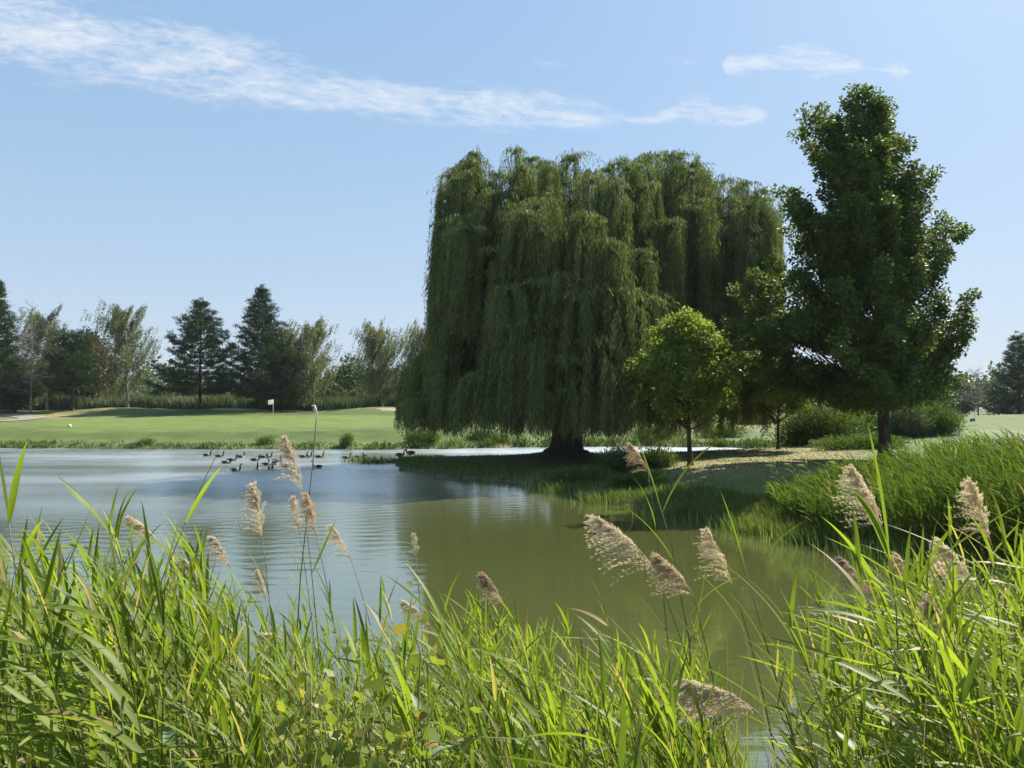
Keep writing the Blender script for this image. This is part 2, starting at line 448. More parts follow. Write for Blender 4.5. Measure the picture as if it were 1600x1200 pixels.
def height(x, y):
    x = np.asarray(x, dtype=float)
    y = np.asarray(y, dtype=float)
    s = pond_sd(x, y)
    sp = np.maximum(s, 0)
    wet = -0.05 - np.minimum(0.25 * np.maximum(-s, 0), 1.5)
    lip = 0.16 * smooth(0, 0.5, sp)
    wn = smooth(66, 80, y)
    wr = 1 - smooth(12, 22, y)
    north = np.interp(sp, [0, 2, 6, 12, 25, 45, 80, 400], [0, .38, .95, 1.65, 2.35, 3.3, 3.35, 3.3])
    north = north * (1 - 0.48 * smooth(8, 40, x))
    north = north + gauss(x, y, -58, 113, 9, 7, .75) + gauss(x, y, -42, 115, 6, 5, .55) + gauss(x, y, -22, 116, 9, 5, .75) - gauss(x, y, -33, 117, 4, 5, .35)
    north = north + gauss(x, y, 75, 112, 14, 10, 1.0) + gauss(x, y, 50, 122, 10, 8, .8) + gauss(x, y, 33, 96, 8, 6, .55) - gauss(x, y, -28, 117, 7, 5, .35)
    near = 0.29 * sp
    near = np.where(sp > 8.5, 2.465, near)
    penin = 0.36 * (1 - np.exp(-sp / 1.6)) + 0.046 * np.maximum(0, x - 6) * smooth(0, 5, sp) + gauss(x, y, 3.8, 54, 2.6, 2.6, .42)
    penin = np.minimum(penin, 1.9) * (1 - .75 * smooth(55, 61, y) * (1 - smooth(22, 30, x)))
    mid = penin * (1 - wr) + near * wr
    land = lip + mid * (1 - wn) + north * wn + gauss(x, y, 10.5, 40.5, 4.5, 4.5, .22) * smooth(0, 4, sp)
    bumps = (0.05 * np.sin(x * .31 + 1) * np.sin(y * .27) + 0.03 * np.sin(x * .83) * np.sin(y * .71 + 2)) * smooth(0.3, 4, sp)
    return np.where(s > 0, land + bumps, wet)


def hz(x, y):
    return float(height(np.array([x]), np.array([y]))[0])


def axis(segs):
    out = []
    for a, b, st in segs:
        out.append(np.arange(a, b, st))
    out.append(np.array([segs[-1][1]]))
    return np.concatenate(out)


def lawn_noise(x, y):
    return (np.sin(x * .55 + 2 * np.sin(y * .21)) * np.sin(y * .47 + 1.5 * np.sin(x * .17)) + .6 * np.sin(x * 1.7 + y * .9) * np.sin(y * 1.9 - x * .6)) / 1.6


def build_ground():
    xs = axis([(-900, -400, 100), (-400, -120, 14), (-120, -70, 2.2), (-70, -15, .7), (-15, 34, .4), (34, 80, .9), (80, 160, 4), (160, 400, 16), (400, 900, 100)])
    ys = axis([(-60, 0, 5), (0, 12, .4), (12, 16, .6), (16, 60, .45), (60, 90, .45), (90, 130, .7), (130, 220, 6), (220, 500, 20), (500, 900, 100)])
    X, Y = np.meshgrid(xs, ys, indexing='ij')
    Z = height(X, Y)
    S = pond_sd(X, Y)
    nz = lawn_noise(X, Y)
    def c(t): return np.array(t)[None, None, :]
    def lerp(A, B, w): return A * (1 - w[..., None]) + B * w[..., None]
    col = np.broadcast_to(c((0.095, 0.135, 0.035)), X.shape + (3,)).copy()
    col = lerp(col, c((0.115, 0.145, 0.045)), smooth(-.2, .8, nz))
    north = smooth(68, 76, Y)
    col = lerp(col, c((0.070, 0.104, 0.024)), north * smooth(2, 6, S))
    # the mown putting green
    g = ((X + 30) / 29.0) ** 2 + ((Y - 93.5) / 9.6) ** 2
    rim = g + 0.10 * np.sin(X * .3) + .06 * np.sin(X * .71 + 1)
    col = lerp(col, c((0.135, 0.165, 0.055)), north * smooth(1.9, 1.3, rim) * smooth(.9, 1.1, rim) * .6)
    col = lerp(col, c((0.113, 0.158, 0.037)), smooth(1.06, .94, rim))
    # dry grass
    dry = smooth(5, 9, X) * smooth(33, 37, Y) * (1 - smooth(60, 63, Y)) * (1 - smooth(.42, .50, X / np.maximum(Y, 1))) * smooth(1.0, 2.6, S)
    col = lerp(col, c((0.245, 0.205, 0.098)), np.clip(dry * (0.82 + .3 * nz), 0, 1))
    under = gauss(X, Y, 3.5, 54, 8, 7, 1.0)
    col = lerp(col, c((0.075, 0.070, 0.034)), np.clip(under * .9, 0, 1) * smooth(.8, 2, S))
    dm = gauss(X, Y, 33, 95, 9, 6.5, 1.25) + gauss(X, Y, -64, 103, 10, 5, .9) + gauss(X, Y, -57, 113, 8, 3.5, .55) + gauss(X, Y, -42, 116, 6, 2.5, .7) + gauss(X, Y, -21, 117, 9, 3, .6)
    col = lerp(col, c((0.27, 0.215, 0.115)), np.clip(dm * (.85 + .3 * nz), 0, 1) * smooth(1, 3, S))
    # muddy margin
    col = lerp(c((0.15, 0.13, 0.085)) + 0 * col, col, smooth(.15, .55, S))
    col = np.where((S < 0)[..., None], c((0.06, 0.06, 0.025)), col)
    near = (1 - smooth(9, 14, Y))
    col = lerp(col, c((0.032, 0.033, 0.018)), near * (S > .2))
    nx, ny = X.shape
    V = np.stack([X, Y, Z], -1).reshape(-1, 3)
    i, j = np.meshgrid(np.arange(nx - 1), np.arange(ny - 1), indexing='ij')
    F = np.stack([i * ny + j, (i + 1) * ny + j, (i + 1) * ny + j + 1, i * ny + j + 1], -1).reshape(-1, 4)
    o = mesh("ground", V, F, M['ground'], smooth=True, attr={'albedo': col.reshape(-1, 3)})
    tag(o, "grassy golf course ground sloping down to the pond", "ground", kind="structure")
    # the pond, with its wind ripples as real waves: ruffled in the open, calm in the lee of the point
    xs = axis([(-120, -66, 2.0), (-66, -6, .17), (-6, 30, .26), (30, 46, 2.0)])
    ys = axis([(-2, 9, .5), (9, 38, .085), (38, 79, .11), (79, 95, 2.0)])
    X, Y = np.meshgrid(xs, ys, indexing='ij')
    open_w = smooth(4, -9, X + 3.5 * np.sin(Y * .11 + 1) + 2 * np.sin(Y * .31))
    amp = (.10 + .90 * open_w) * np.interp(Y, [9, 22, 34, 46, 78], [.12, .18, .25, .32, .38])
    patch = .5 + .5 * np.sin(X * .13 + 2.1 * np.sin(Y * .09)) * np.sin(Y * .23 + 1.7 * np.sin(X * .07))
    amp *= .85 + .2 * patch
    amp = np.maximum(amp, .55 * smooth(57, 61, Y) * (X > -4))
    amp *= smooth(-66, -60, X) * smooth(30, 26, X)
    Z = np.zeros_like(X)
    wr = np.random.default_rng(3)
    for i in range(26):
        lam = wr.uniform(.38, .85)
        kk = 2 * math.pi / lam
        th = R(90) + wr.normal(0, R(42))
        kx, ky = kk * math.cos(th), kk * math.sin(th)
        ph = kx * X + ky * Y + wr.uniform(0, 6.28)
        Z += (.036 / kk) * np.sin(ph)
    Z *= amp
    nx, ny = X.shape
    i, j = np.meshgrid(np.arange(nx - 1), np.arange(ny - 1), indexing='ij')
    F = np.stack([i * ny + j, (i + 1) * ny + j, (i + 1) * ny + j + 1, i * ny + j + 1], -1).reshape(-1, 4)
    o = mesh("water", np.stack([X, Y, Z], -1).reshape(-1, 3), F, M['water'], smooth=True)
    tag(o, "olive green pond rippled by the wind", "water", kind="structure")
    # cart path, following the slope
    P = np.array([(-96, 80), (-84, 84), (-74, 88.5), (-66, 92), (-61.5, 96), (-61.5, 99.5), (-66, 104), (-76, 109)], dtype=float)
    t = np.linspace(0, len(P) - 1, 60)
    cx = np.interp(t, range(len(P)), P[:, 0])
    cy_ = np.interp(t, range(len(P)), P[:, 1])
    k = np.ones(7) / 7
    cx = np.convolve(np.pad(cx, 3, mode='edge'), k, 'valid')
    cy_ = np.convolve(np.pad(cy_, 3, mode='edge'), k, 'valid')
    d = np.stack([np.gradient(cx), np.gradient(cy_)], 1)
    d /= np.linalg.norm(d, axis=1, keepdims=True)
    offs = np.linspace(-1.6, 1.6, 7)
    VX = cx[:, None] - d[:, 1:2] * offs
    VY = cy_[:, None] + d[:, 0:1] * offs
    VZ = height(VX, VY) + .07
    i, j = np.meshgrid(np.arange(59), np.arange(6), indexing='ij')
    F = np.stack([i * 7 + j, (i + 1) * 7 + j, (i + 1) * 7 + j + 1, i * 7 + j + 1], -1).reshape(-1, 4)
    o = mesh("path", np.stack([VX, VY, VZ], -1).reshape(-1, 3), F, M['path'], smooth=True)
    tag(o, "pale cart path curving past the putting green", "path", kind="structure")
    # bunkers: sand patches a little above the turf
    for cx0, cy0, rx, ry, lab in ((-41.5, 113.5, 3.4, 1.3, "sand bunker below the pines behind the putting green"), (-15.5, 113, 5.0, 1.5, "sand bunker on the mound left of the big willow")):
        a = np.linspace(0, 2 * math.pi, 37)[:-1]
        rr = np.linspace(0, 1, 7)
        wob = 1 + .12 * np.sin(3 * a + 1) + .07 * np.sin(5 * a)
        PX = cx0 + rx * rr[:, None] * np.cos(a) * wob
        PY = cy0 + ry * rr[:, None] * np.sin(a) * wob
        PZ = height(PX, PY) + .06 + .0 * PX
        PZ[-1] -= .12
        i, j = np.meshgrid(np.arange(6), np.arange(36), indexing='ij')
        F = np.stack([i * 36 + j, (i + 1) * 36 + j, (i + 1) * 36 + (j + 1) % 36, i * 36 + (j + 1) % 36], -1).reshape(-1, 4)
        o = mesh("bunker", np.stack([PX, PY, PZ], -1).reshape(-1, 3), F, M['sand'], smooth=True)
        tag(o, lab, "bunker", kind="structure")


build_ground()

# ------------------------------------------------------------------ trees
def curve(p0, p1, sag, n=8, jit=0.0):
    """branch from p0 to p1 that leaves the trunk outwards and then turns (sag>0: upwards at the end)"""
    t = np.linspace(0, 1, n)[:, None]
    p0 = np.asarray(p0, dtype=float)
    p1 = np.asarray(p1, dtype=float)
    P = p0 + (p1 - p0) * t
    P[:, 2] -= (sag * 4 * t * (1 - t))[:, 0] * np.linalg.norm(p1 - p0) * .25
    if jit:
        P[1:-1] += rng.normal(0, jit, (n - 2, 3))
    return P


def trunk_path(base, top, r0, r1, n=10, wob=.08, flare=1.5):
    t = np.linspace(0, 1, n)
    P = np.asarray(base, dtype=float) + (np.asarray(top, dtype=float) - np.asarray(base, dtype=float)) * t[:, None]
    P[1:, :2] += np.cumsum(rng.normal(0, wob, (n - 1, 2)), axis=0) * .5
    rad = r0 + (r1 - r0) * t ** .8
    P = np.vstack([P[0] - (0, 0, .25), P[0] + (0, 0, .02), P[0] + (P[1] - P[0]) * .25, P[1:]])
    rad = np.concatenate([[r0 * flare * 1.15, r0 * flare, r0 * 1.08], rad[1:]])
    return P, rad


def clump_leaves(mb, C, rad, n, L, W, up=.55, flat=.75):
    """n leaves round each centre"""
    C = np.repeat(np.asarray(C, dtype=float), n, axis=0)
    rr = np.repeat(np.broadcast_to(rad, (len(C) // n,)), n)[:, None]
    off = rdir(len(C)) * (rng.uniform(0, 1, (len(C), 1)) ** .45) * rr
    off[:, 2] *= flat
    dr = off / (rr + 1e-6) + rdir(len(C)) * .8 + (0, 0, -.25)
    nrm = rdir(len(C)) + np.array((0, 0, up * 2))
    mb.leaves(C + off, dr, nrm, L * rng.uniform(.7, 1.25, len(C)), W * rng.uniform(.7, 1.25, len(C)), .45)


def place_tree(name, base, label, cat, group, trunk_mb, crown_mb, tm, cm, extra=()):
    e = empty(name, base, label, cat, group)
    trunk_mb.build("trunk", tm, e, True, base)
    crown_mb.build("crown", cm, e, False, base)
    for nm, mb_, mt in extra:
        mb_.build(nm, mt, e, True, base)
    return e


def willow():
    base = np.array((3.8, 54.0, hz(3.8, 54)))
    tr = MB()
    P, rad = trunk_path(base, base + (0.2, .2, 3.2), 1.15, .95, 7, .05, 1.35)
    tr.tube(P, rad, 14)
    top = [(684, 310), (700, 258), (745, 230), (787, 234), (829, 230), (859, 250), (880, 245), (922, 229), (945, 243), (964, 251), (997, 236), (1043, 233), (1085, 234), (1109, 256), (1155, 270), (1193, 298), (1225, 358)]
    tx, ty = np.array(top).T
    def depth_half(px): return (2.0 + 9.0 * math.sqrt(max(0.0, 1 - ((px - 950) / 300.0) ** 2))) * (1 - .38 * float(smooth(960, 1120, px)))
    bells = []          # apex xyz, radius, z of the hanging ends, density
    def bell(px, py, d, r, pyb, k=1.0):
        d = d + 5.5 * float(smooth(960, 1120, px))
        a = px2w(px, py, 54 + d)
        zb = max(px2w(px, pyb, 54 + d)[2], random.uniform(.6, 1.9))
        bells.append((a, r, zb, k))
    for i in range(140):
        px = random.uniform(704, 1204) if i % 3 else random.choice((730, 772, 818, 862, 912, 958, 1002, 1048, 1096, 1140, 1180)) + random.gauss(0, 9)
        b = depth_half(px)
        u = random.uniform(-1, 1)
        py = float(np.interp(px, tx, ty)) + abs(u) ** 2 * 110 + random.expovariate(1 / 22.0)
        bell(px, py, u * b, random.uniform(.7, 1.9) * (1 - .35 * float(smooth(790, 730, px))), py + random.uniform(110, 260))
    for i in range(96):
        px = random.choice((706, 748, 795, 842, 886, 930, 976, 1018, 1062, 1108, 1150, 1190)) + random.gauss(0, 10)
        b = depth_half(px)
        py = random.triangular(250, 600, 450)
        u = float(np.interp(py, [250, 430, 600], [.45, .88, 1.05])) + random.gauss(0, .10)
        bell(px, py, -u * b * (1 if random.random() < .8 else -1), random.uniform(.7, 1.35), min(py + random.uniform(110, 230), random.uniform(610, 690)))
    for px, py, d, r, pyb in ((925, 532, -11.5, 2.0, 688), (905, 480, -9.5, 2.6, 660), (1000, 552, -11, 1.7, 680), (830, 500, -10.5, 2.3, 672), (762, 590, -9, 1.9, 684), (875, 560, -12, 1.5, 690), (960, 520, -10, 2.2, 690),
                              (800, 430, -8, 2.4, 650), (735, 470, -6, 2.2, 680), (708, 400, -2, 1.0, 640), (710, 330, 0, .9, 600), (725, 262, 2, 1.1, 540), (700, 360, 1, .7, 610), (703, 272, -1, .8, 560), (708, 262, 2, .9, 520), (698, 300, 1, .6, 580), (705, 440, 2, .8, 650), (730, 255, 0, .9, 480), (700, 320, -2, .6, 540), (706, 480, -3, .9, 660), (722, 340, -4, 1.0, 600),
                              (1040, 520, -10, 2.0, 660), (850, 620, -11, 1.6, 694), (790, 620, -10, 1.7, 692), (960, 600, -11.5, 1.5, 692), (900, 610, -11.8, 1.3, 694),
                              (1130, 480, -5, 2.2, 640), (1175, 440, -2, 2.0, 650), (1195, 390, 0, 1.8, 600), (1185, 310, 0, 1.2, 560), (1205, 335, 1, 1.0, 560), (1165, 285, 0, 1.3, 520), (1150, 560, -3, 1.6, 668), (1180, 560, 0, 1.5, 672), (1205, 360, 1, 1.2, 520),
                              (1100, 600, -6, 1.8, 670), (1060, 610, -7, 1.6, 672), (1020, 620, -8, 1.5, 676), (1140, 600, 2, 1.6, 672), (1165, 500, 3, 1.8, 660)):
        bell(px, py, d, r, pyb, 1.3)
    for i in range(34):      # the low skirt at the left and along the bottom
        px = random.uniform(640, 730)
        bell(px, float(np.interp(px, [640, 672, 730], [575, 545, 500])) + random.uniform(0, 60), random.uniform(-6, 5), random.uniform(.6, 1.2), random.uniform(655, 692))
    for i in range(46):
        px = random.uniform(690, 1120)
        bell(px, random.uniform(560, 630), random.uniform(-10, 9), random.uniform(.9, 1.7), random.uniform(655, 694))
    for i in range(60):      # inside
        px = random.uniform(720, 1180)
        bell(px, random.uniform(330, 520), random.uniform(-5, 7), random.uniform(1.2, 2.2), random.uniform(600, 672))
    # main limbs: up from the fork, then out to groups of bells
    fork = base + (0.2, .2, 2.6)
    order = sorted(range(len(bells)), key=lambda i: math.atan2(bells[i][0][1] - 54, bells[i][0][0] - 5))
    for g in range(0, len(order), 24):
        grp = [bells[i][0] for i in order[g:g + 24]]
        cen = np.mean(grp, axis=0)
        hub = fork + (cen - fork) * .62
        P = curve(fork, hub, -.35, 9, .25)
        tr.tube(P, np.linspace(.52, .20, 9), 8)
        for a in grp:
            Q = curve(hub + rng.normal(0, .3, 3), a, -.3, 6, .15)
            tr.tube(Q, np.linspace(.12, .025, 6), 5)
    cr = MB()
    for a, r, zb, k in bells:
        n = int((46 + 50 * r) * k)
        az = rng.uniform(0, 2 * math.pi, n)
        # strands gather into locks
        nl = max(4, int(n / 13))
        laz = rng.uniform(0, 2 * math.pi, nl)
        lr = r * np.sqrt(rng.uniform(0.05, 1, nl))
        wl = rng.integers(0, nl, n)
        sx = a[0] + lr[wl] * np.cos(laz[wl]) + rng.normal(0, .11, n)
        sy = a[1] + lr[wl] * np.sin(laz[wl]) + rng.normal(0, .13, n)
        rr = np.hypot(sx - a[0], sy - a[1])
        arch = .45 * r
        sz = a[2] + arch * .3 - .62 * rr ** 2 / r + rng.normal(0, .12, n) + (rng.normal(0, .38, nl) - .25)[wl]
        end = zb + np.abs(rng.normal(0, .35, n)) + (1 - rr / (r + .3)) * rng.uniform(0, 1.0, n) + (rng.uniform(0, 1, nl)[wl] + rng.exponential(.15, n)) * (2.4 if zb > 3.2 else .7)
        ln = np.clip(sz - end, .6, 10)
        m = np.clip((ln / .165).astype(int), 3, 66)
        idx = np.repeat(np.arange(n), m)
        first = np.repeat(np.cumsum(m) - m, m)
        t = (np.arange(len(idx)) - first) / (m[idx] - 1)
        ox, oy = (sx - a[0]) / (rr + 1e-6), (sy - a[1]) / (rr + 1e-6)
        sway = .28 * (1 - np.exp(-2.5 * t))
        px_ = sx[idx] + ox[idx] * sway * .8 - .16 * t ** 1.5 * ln[idx] * .35 + rng.normal(0, .045, len(idx))
        py_ = sy[idx] + oy[idx] * sway * .8 + rng.normal(0, .045, len(idx))
        pz_ = sz[idx] - t * ln[idx]
        d = rdir(len(idx)) * .55 + np.array((-.10, 0, -1.0))
        cr.leaves(np.stack([px_, py_, pz_], 1), d, rdir(len(idx)), rng.uniform(.20, .38, len(idx)), rng.uniform(.036, .060, len(idx)))
        # arching twigs at the crown of the bell
        na = int(14 + 8 * r)
        aaz = rng.uniform(0, 2 * math.pi, na)
        aL = r * rng.uniform(.5, 1.25, na)
        lift = rng.uniform(.7, 2.2, na)
        tt = np.linspace(.05, 1, 12)
        AX = a[0] + np.cos(aaz)[:, None] * aL[:, None] * tt
        AY = a[1] + np.sin(aaz)[:, None] * aL[:, None] * tt
        AZ = a[2] + arch * (1.3 * tt - 1.7 * tt ** 2) * (lift * aL / r)[:, None] + rng.normal(0, .05, (na, 12))
        q = np.stack([AX, AY, AZ], -1).reshape(-1, 3)
        d = rdir(len(q)) * .6 + np.array((-.1, 0, -1.0)) + np.stack([np.repeat(np.cos(aaz), 12), np.repeat(np.sin(aaz), 12), np.zeros(na * 12)], 1) * .4
        cr.leaves(q, d, rdir(len(q)), rng.uniform(.25, .42, len(q)), .06)
    place_tree("weeping_willow", base, "huge weeping willow with hanging curtains of leaves on the grassy point", "tree", None, tr, cr, M['bark'], M['willow'])


def big_maple():
    D = 42.6
    base = px2w(1382, 715, D)
    base[2] = hz(base[0], base[1])
    apex = px2w(1362, 135, D)
    tr, cr = MB(), MB()
    P, rad = trunk_path(base, apex - (0, 0, 1.2), .36, .05, 16, .06, 1.3)
    tr.tube(P, rad, 10)
    tips = [(1360, 132, 0), (1332, 152, -1), (1393, 152, 1), (1262, 165, -1), (1247, 205, 1), (1300, 175, -2), (1405, 205, 1), (1445, 255, 0), (1463, 262, 1), (1220, 290, 0), (1238, 318, -2),
            (1228, 352, 2), (1300, 235, -3), (1345, 222, -3.5), (1475, 330, 1), (1514, 352, 0), (1492, 385, -2), (1530, 448, 0), (1515, 482, 1), (1500, 540, 0), (1490, 590, -1), (1468, 620, 1),
            (1440, 640, -2), (1172, 420, 1), (1150, 452, 0), (1140, 500, -1), (1152, 550, 1), (1165, 590, -1), (1195, 605, -2), (1240, 620, 1), (1290, 640, -3), (1340, 645, -4), (1400, 640, -4),
            (1200, 405, -2), (1232, 425, 3), (1280, 335, -4), (1330, 305, -4.5), (1400, 300, -4), (1440, 400, -4), (1380, 400, -5), (1300, 430, -5), (1250, 480, -4), (1320, 520, -6), (1400, 520, -6),
            (1460, 500, -4), (1420, 590, -5), (1350, 590, -6), (1280, 570, -5), (1220, 540, -3.5), (1190, 500, -3), (1180, 560, 2), (1380, 200, -2.5), (1350, 260, 3), (1430, 330, 2)]
    for i in range(30):
        t = random.uniform(0.12, .92)
        r = 5.6 * (1 - t) ** .75 + .4
        a = random.uniform(.1, math.pi - .1)
        X = base[0] + (apex[0] - base[0]) * t + math.cos(a) * r * .75
        Y = D + math.sin(a) * r
        tips.append(((X / Y) * FPX + 800, HOR - (base[2] + 2.6 + t * (apex[2] - base[2] - 3.4) - EYE) / Y * FPX, Y - D))
    for px, py, d in list(tips):      # side shoots that fill the crown out
        for k in range(3):
            q = random.uniform(.06, .45)
            tips.append((px + (1372 - px) * q + random.gauss(0, 12), py + random.uniform(-5, 38), d * (1 - q * .5) + random.gauss(0, .6)))
    C, Rr = [], []
    for px, py, d in tips:
        py = min(py, 572 + .34 * (py - 572)) if py > 572 else py
        tip = px2w(px, py, D + d)
        f = (tip[2] - base[2]) / (apex[2] - base[2])
        hr = math.hypot(tip[0] - base[0], tip[1] - base[1])
        z0 = max(base[2] + 3.3, tip[2] - 1.0 - hr * .75)
        zz = (z0 - base[2]) / (apex[2] - base[2])
        st = base + (apex - base) * zz
        st[2] = z0
        Q = curve(st, tip, .35 if tip[2] > base[2] + 7 else .05, 9, .13)
        tr.tube(Q, np.linspace(.03 + .05 * (1 - f), .008, 9), 5)
        L = np.linalg.norm(tip - st)
        n = max(6, int(L * 2.3))
        for k in range(n):
            s = .28 + .72 * (k + random.random()) / n
            p = np.array([np.interp(s, np.linspace(0, 1, 9), Q[:, c]) for c in range(3)])
            w = (.66 if s < .8 else .44) * random.uniform(.7, 1.2)
            C.append(p + rng.normal(0, .30 * (1.1 - s) + .06, 3))
            Rr.append(w)
    C, Rr = np.array(C), np.array(Rr)
    # openings low in the crown where the sky shows between the limbs
    keep = np.ones(len(C), dtype=bool)
    for hx, hz_, rx, rz in ((16.2, 7.05, 1.0, .65), (18.6, 6.1, .75, .55), (18.7, 7.6, .6, .5), (14.9, 9.6, .6, .45), (21.2, 6.6, .6, .5), (19.9, 9.4, .5, .7)):
        k = D / C[:, 1]
        qx, qz = C[:, 0] * k, EYE + (C[:, 2] - EYE) * k
        keep &= ((qx - hx) / rx) ** 2 + ((qz - hz_) / rz) ** 2 > 1
    k = D / C[:, 1]
    keep &= ((C[:, 0] * k - 17.5) / .95) ** 2 + (((C[:, 2] + EYE) * k - EYE - 6.6) / 1.05) ** 2 > 1
    C, Rr = C[keep], Rr[keep]
    clump_leaves(cr, C, Rr, 74, .19, .15, .45, .9)
    place_tree("maple_tree", base, "tall dark green maple with upswept branches on the right bank", "tree", None, tr, cr, M['bark'], M['maple'])


def leafy_tree(name, base, H, rx, z0, label, cat='tree', group=None, leaf='maple_young', nclump=230, per=80, L=.17, cr_r=.5, tilt=(0, 0), r0=.12, shape=1.0, bark='bark', px_tips=None, D=None, gap=0.0):
    base = np.array(base, dtype=float)
    tr, cr = MB(), MB()
    apex = base + np.array((tilt[0], tilt[1], H))
    P, rad = trunk_path(base, base + (apex - base) * .86, r0, r0 * .15, 10, r0 * .35, 1.3)
    tr.tube(P, rad, 8)
    cz, rz = base[2] + (z0 + H) / 2, (H - z0) / 2
    C = []
    while len(C) < nclump:
        v = rng.normal(0, 1, 3)
        v /= np.linalg.norm(v)
        q = rng.uniform(.35, 1) ** .5 * (rng.uniform(1.06, 1.2) if rng.uniform() < .09 else 1.0)
        w = 1.0 + .13 * math.sin(5 * math.atan2(v[1], v[0]) + v[2] * 4) + .10 * math.sin(3 * math.atan2(v[1], v[0]) - v[2] * 7 + base[0]) + rng.normal(0, .07)
        ax = base[:2] + (apex[:2] - base[:2]) * ((v[2] + 1) / 2)
        zz = v[2] * q
        taper = 1.0 if zz < 0 else (1 - .38 * shape * zz)
        C.append((ax[0] + v[0] * q * rx * w * taper, ax[1] + v[1] * q * rx * w * taper, cz + zz * rz * (1.0 if w > .9 else .96)))
    C = np.array(C)
    for p in C[rng.permutation(len(C))[:46]]:
        h = max(base[2] + z0 * .75, p[2] - .9 * math.hypot(p[0] - base[0], p[1] - base[1]))
        st = base + (apex - base) * min(.84, (h - base[2]) / H)
        tr.tube(curve(st, p, .3, 6, .04), np.linspace(r0 * .32, .012, 6), 4)
    clump_leaves(cr, C, cr_r * rng.uniform(.6, 1.25, len(C)), per, L, L * .8, .45, .85)
    return place_tree(name, base, label, cat, group, tr, cr, M[bark], M[leaf])


def pine(name, base, H, R0, label, group, z0=2.0, leaf='pine', density=1.0, r0=.28, blunt=.0):
    base = np.array(base, dtype=float)
    tr, cr = MB(), MB()
    P, rad = trunk_path(base, base + (0, 0, H * .98), r0, .03, 12, .05, 1.2)
    tr.tube(P, rad, 8)
    z = z0
    C, Dr = [], []
    while z < H * .97:
        f = (z - z0) / (H - z0)
        prof = R0 * ((1 - f) ** (1.0 - .5 * blunt)) * (0.80 + .2 * min(1, f * 6)) + .18
        nb = random.randint(5, 7)
        a0 = random.uniform(0, 6.28)
        for b in range(nb):
            a = a0 + b * 2 * math.pi / nb + random.uniform(-.25, .25)
            Lb = prof * random.uniform(.62, 1.12)
            rise = (.10 + .75 * f) * Lb + random.uniform(-.1, .15) * Lb
            st = base + (0, 0, z)
            tip = st + (math.cos(a) * Lb, math.sin(a) * Lb, rise)
            Q = curve(st, tip, .45, 6, .04)
            tr.tube(Q, np.linspace(.05, .015, 6), 4)
            n = max(3, int(Lb * 3.0 * density))
            for k in range(n):
                s = .22 + .78 * (k + random.random()) / n
                p = np.array([np.interp(s, np.linspace(0, 1, 6), Q[:, c]) for c in range(3)])
                side = np.array((-math.sin(a), math.cos(a), 0)) * random.gauss(0, .34 * Lb * (1.05 - s) + .12)
                C.append(p + side + (0, 0, random.gauss(.05, .1)))
                Dr.append((math.cos(a), math.sin(a), .35 + .5 * f))
        z += random.uniform(.55, .85) * (1.0 if H > 8 else .7)
    C.append(base + (0, 0, H))
    Dr.append((0, 0, 1.5))
    C, Dr = np.array(C), np.array(Dr)
    n = 34
    CC = np.repeat(C, n, axis=0) + rng.normal(0, (.26, .26, .12), (len(C) * n, 3))
    d = np.repeat(Dr, n, axis=0) * .9 + rdir(len(CC)) * .9 + (0, 0, .25)
    cr.leaves(CC, d, rdir(len(CC)), rng.uniform(.28, .5, len(CC)), rng.uniform(.06, .11, len(CC)), .5)
    return place_tree(name, base, label, 'pine tree', group, tr, cr, M['bark'], M[leaf])


def birch(name, base, H, R0, label, group, z0=1.0, lean=0.0):
    base = np.array(base, dtype=float)
    tr, cr = MB(), MB()
    P, rad = trunk_path(base, base + (lean, 0, H * .84), .20, .02, 14, .10, 1.2)
    tr.tube(P, rad, 8)
    S, LN = [], []
    nb = 74
    for i in range(nb):
        f = .12 + .88 * (i + random.random()) / nb
        zz = z0 + f * (H - z0) * .92
        prof = R0 * (1.08 - f) ** .5 * (.5 + .5 * min(1, f * 3.5)) * random.uniform(.45, 1.75)
        a = random.uniform(0, 6.28)
        ax = np.array([np.interp(zz / H, np.linspace(0, .84, len(P) - 3), P[3:, c]) for c in range(2)])
        st = np.array((ax[0], ax[1], base[2] + zz * .82))
        tip = st + (math.cos(a) * prof - .12 * prof, math.sin(a) * prof, prof * random.uniform(.35, 1.0) + H * .05 * f)
        Q = curve(st, tip, -.25, 7, .06)
        tr.tube(Q, np.linspace(.045, .012, 7), 4)
        n = random.randint(9, 14)
        for k in range(n):
            s = .25 + .75 * (k + random.random()) / n
            p = np.array([np.interp(s, np.linspace(0, 1, 7), Q[:, c]) for c in range(3)]) + rng.normal(0, .15, 3)
            S.append(p)
            LN.append(min(random.uniform(.8, 3.0), max(.5, p[2] - base[2] - z0 * .4)))
    S, LN = np.array(S), np.array(LN)
    n = 34
    idx = np.repeat(np.arange(len(S)), n)
    t = np.tile(np.linspace(0, 1, n), len(S))
    q = S[idx] + rng.normal(0, .10, (len(idx), 3))
    q[:, 2] -= t * LN[idx]
    q[:, 0] += -.36 * t ** 1.4 * LN[idx] + .25 * np.sin(t * 2) * rng.normal(0, .3, len(S))[idx]
    d = rdir(len(idx)) * .7 + np.array((-.25, 0, -.8))
    cr.leaves(q, d, rdir(len(idx)), rng.uniform(.16, .28, len(idx)), rng.uniform(.09, .14, len(idx)), .45)
    return place_tree(name, base, label, 'birch tree', group, tr, cr, M['bark_light'], M['birch'])


def at(px, D):
    X = (px - 800) / FPX * D
    return (X, D, hz(X, D))


def top_h(px, py, D):
    b = at(px, D)
    return px2w(px, py, D)[2] - b[2]


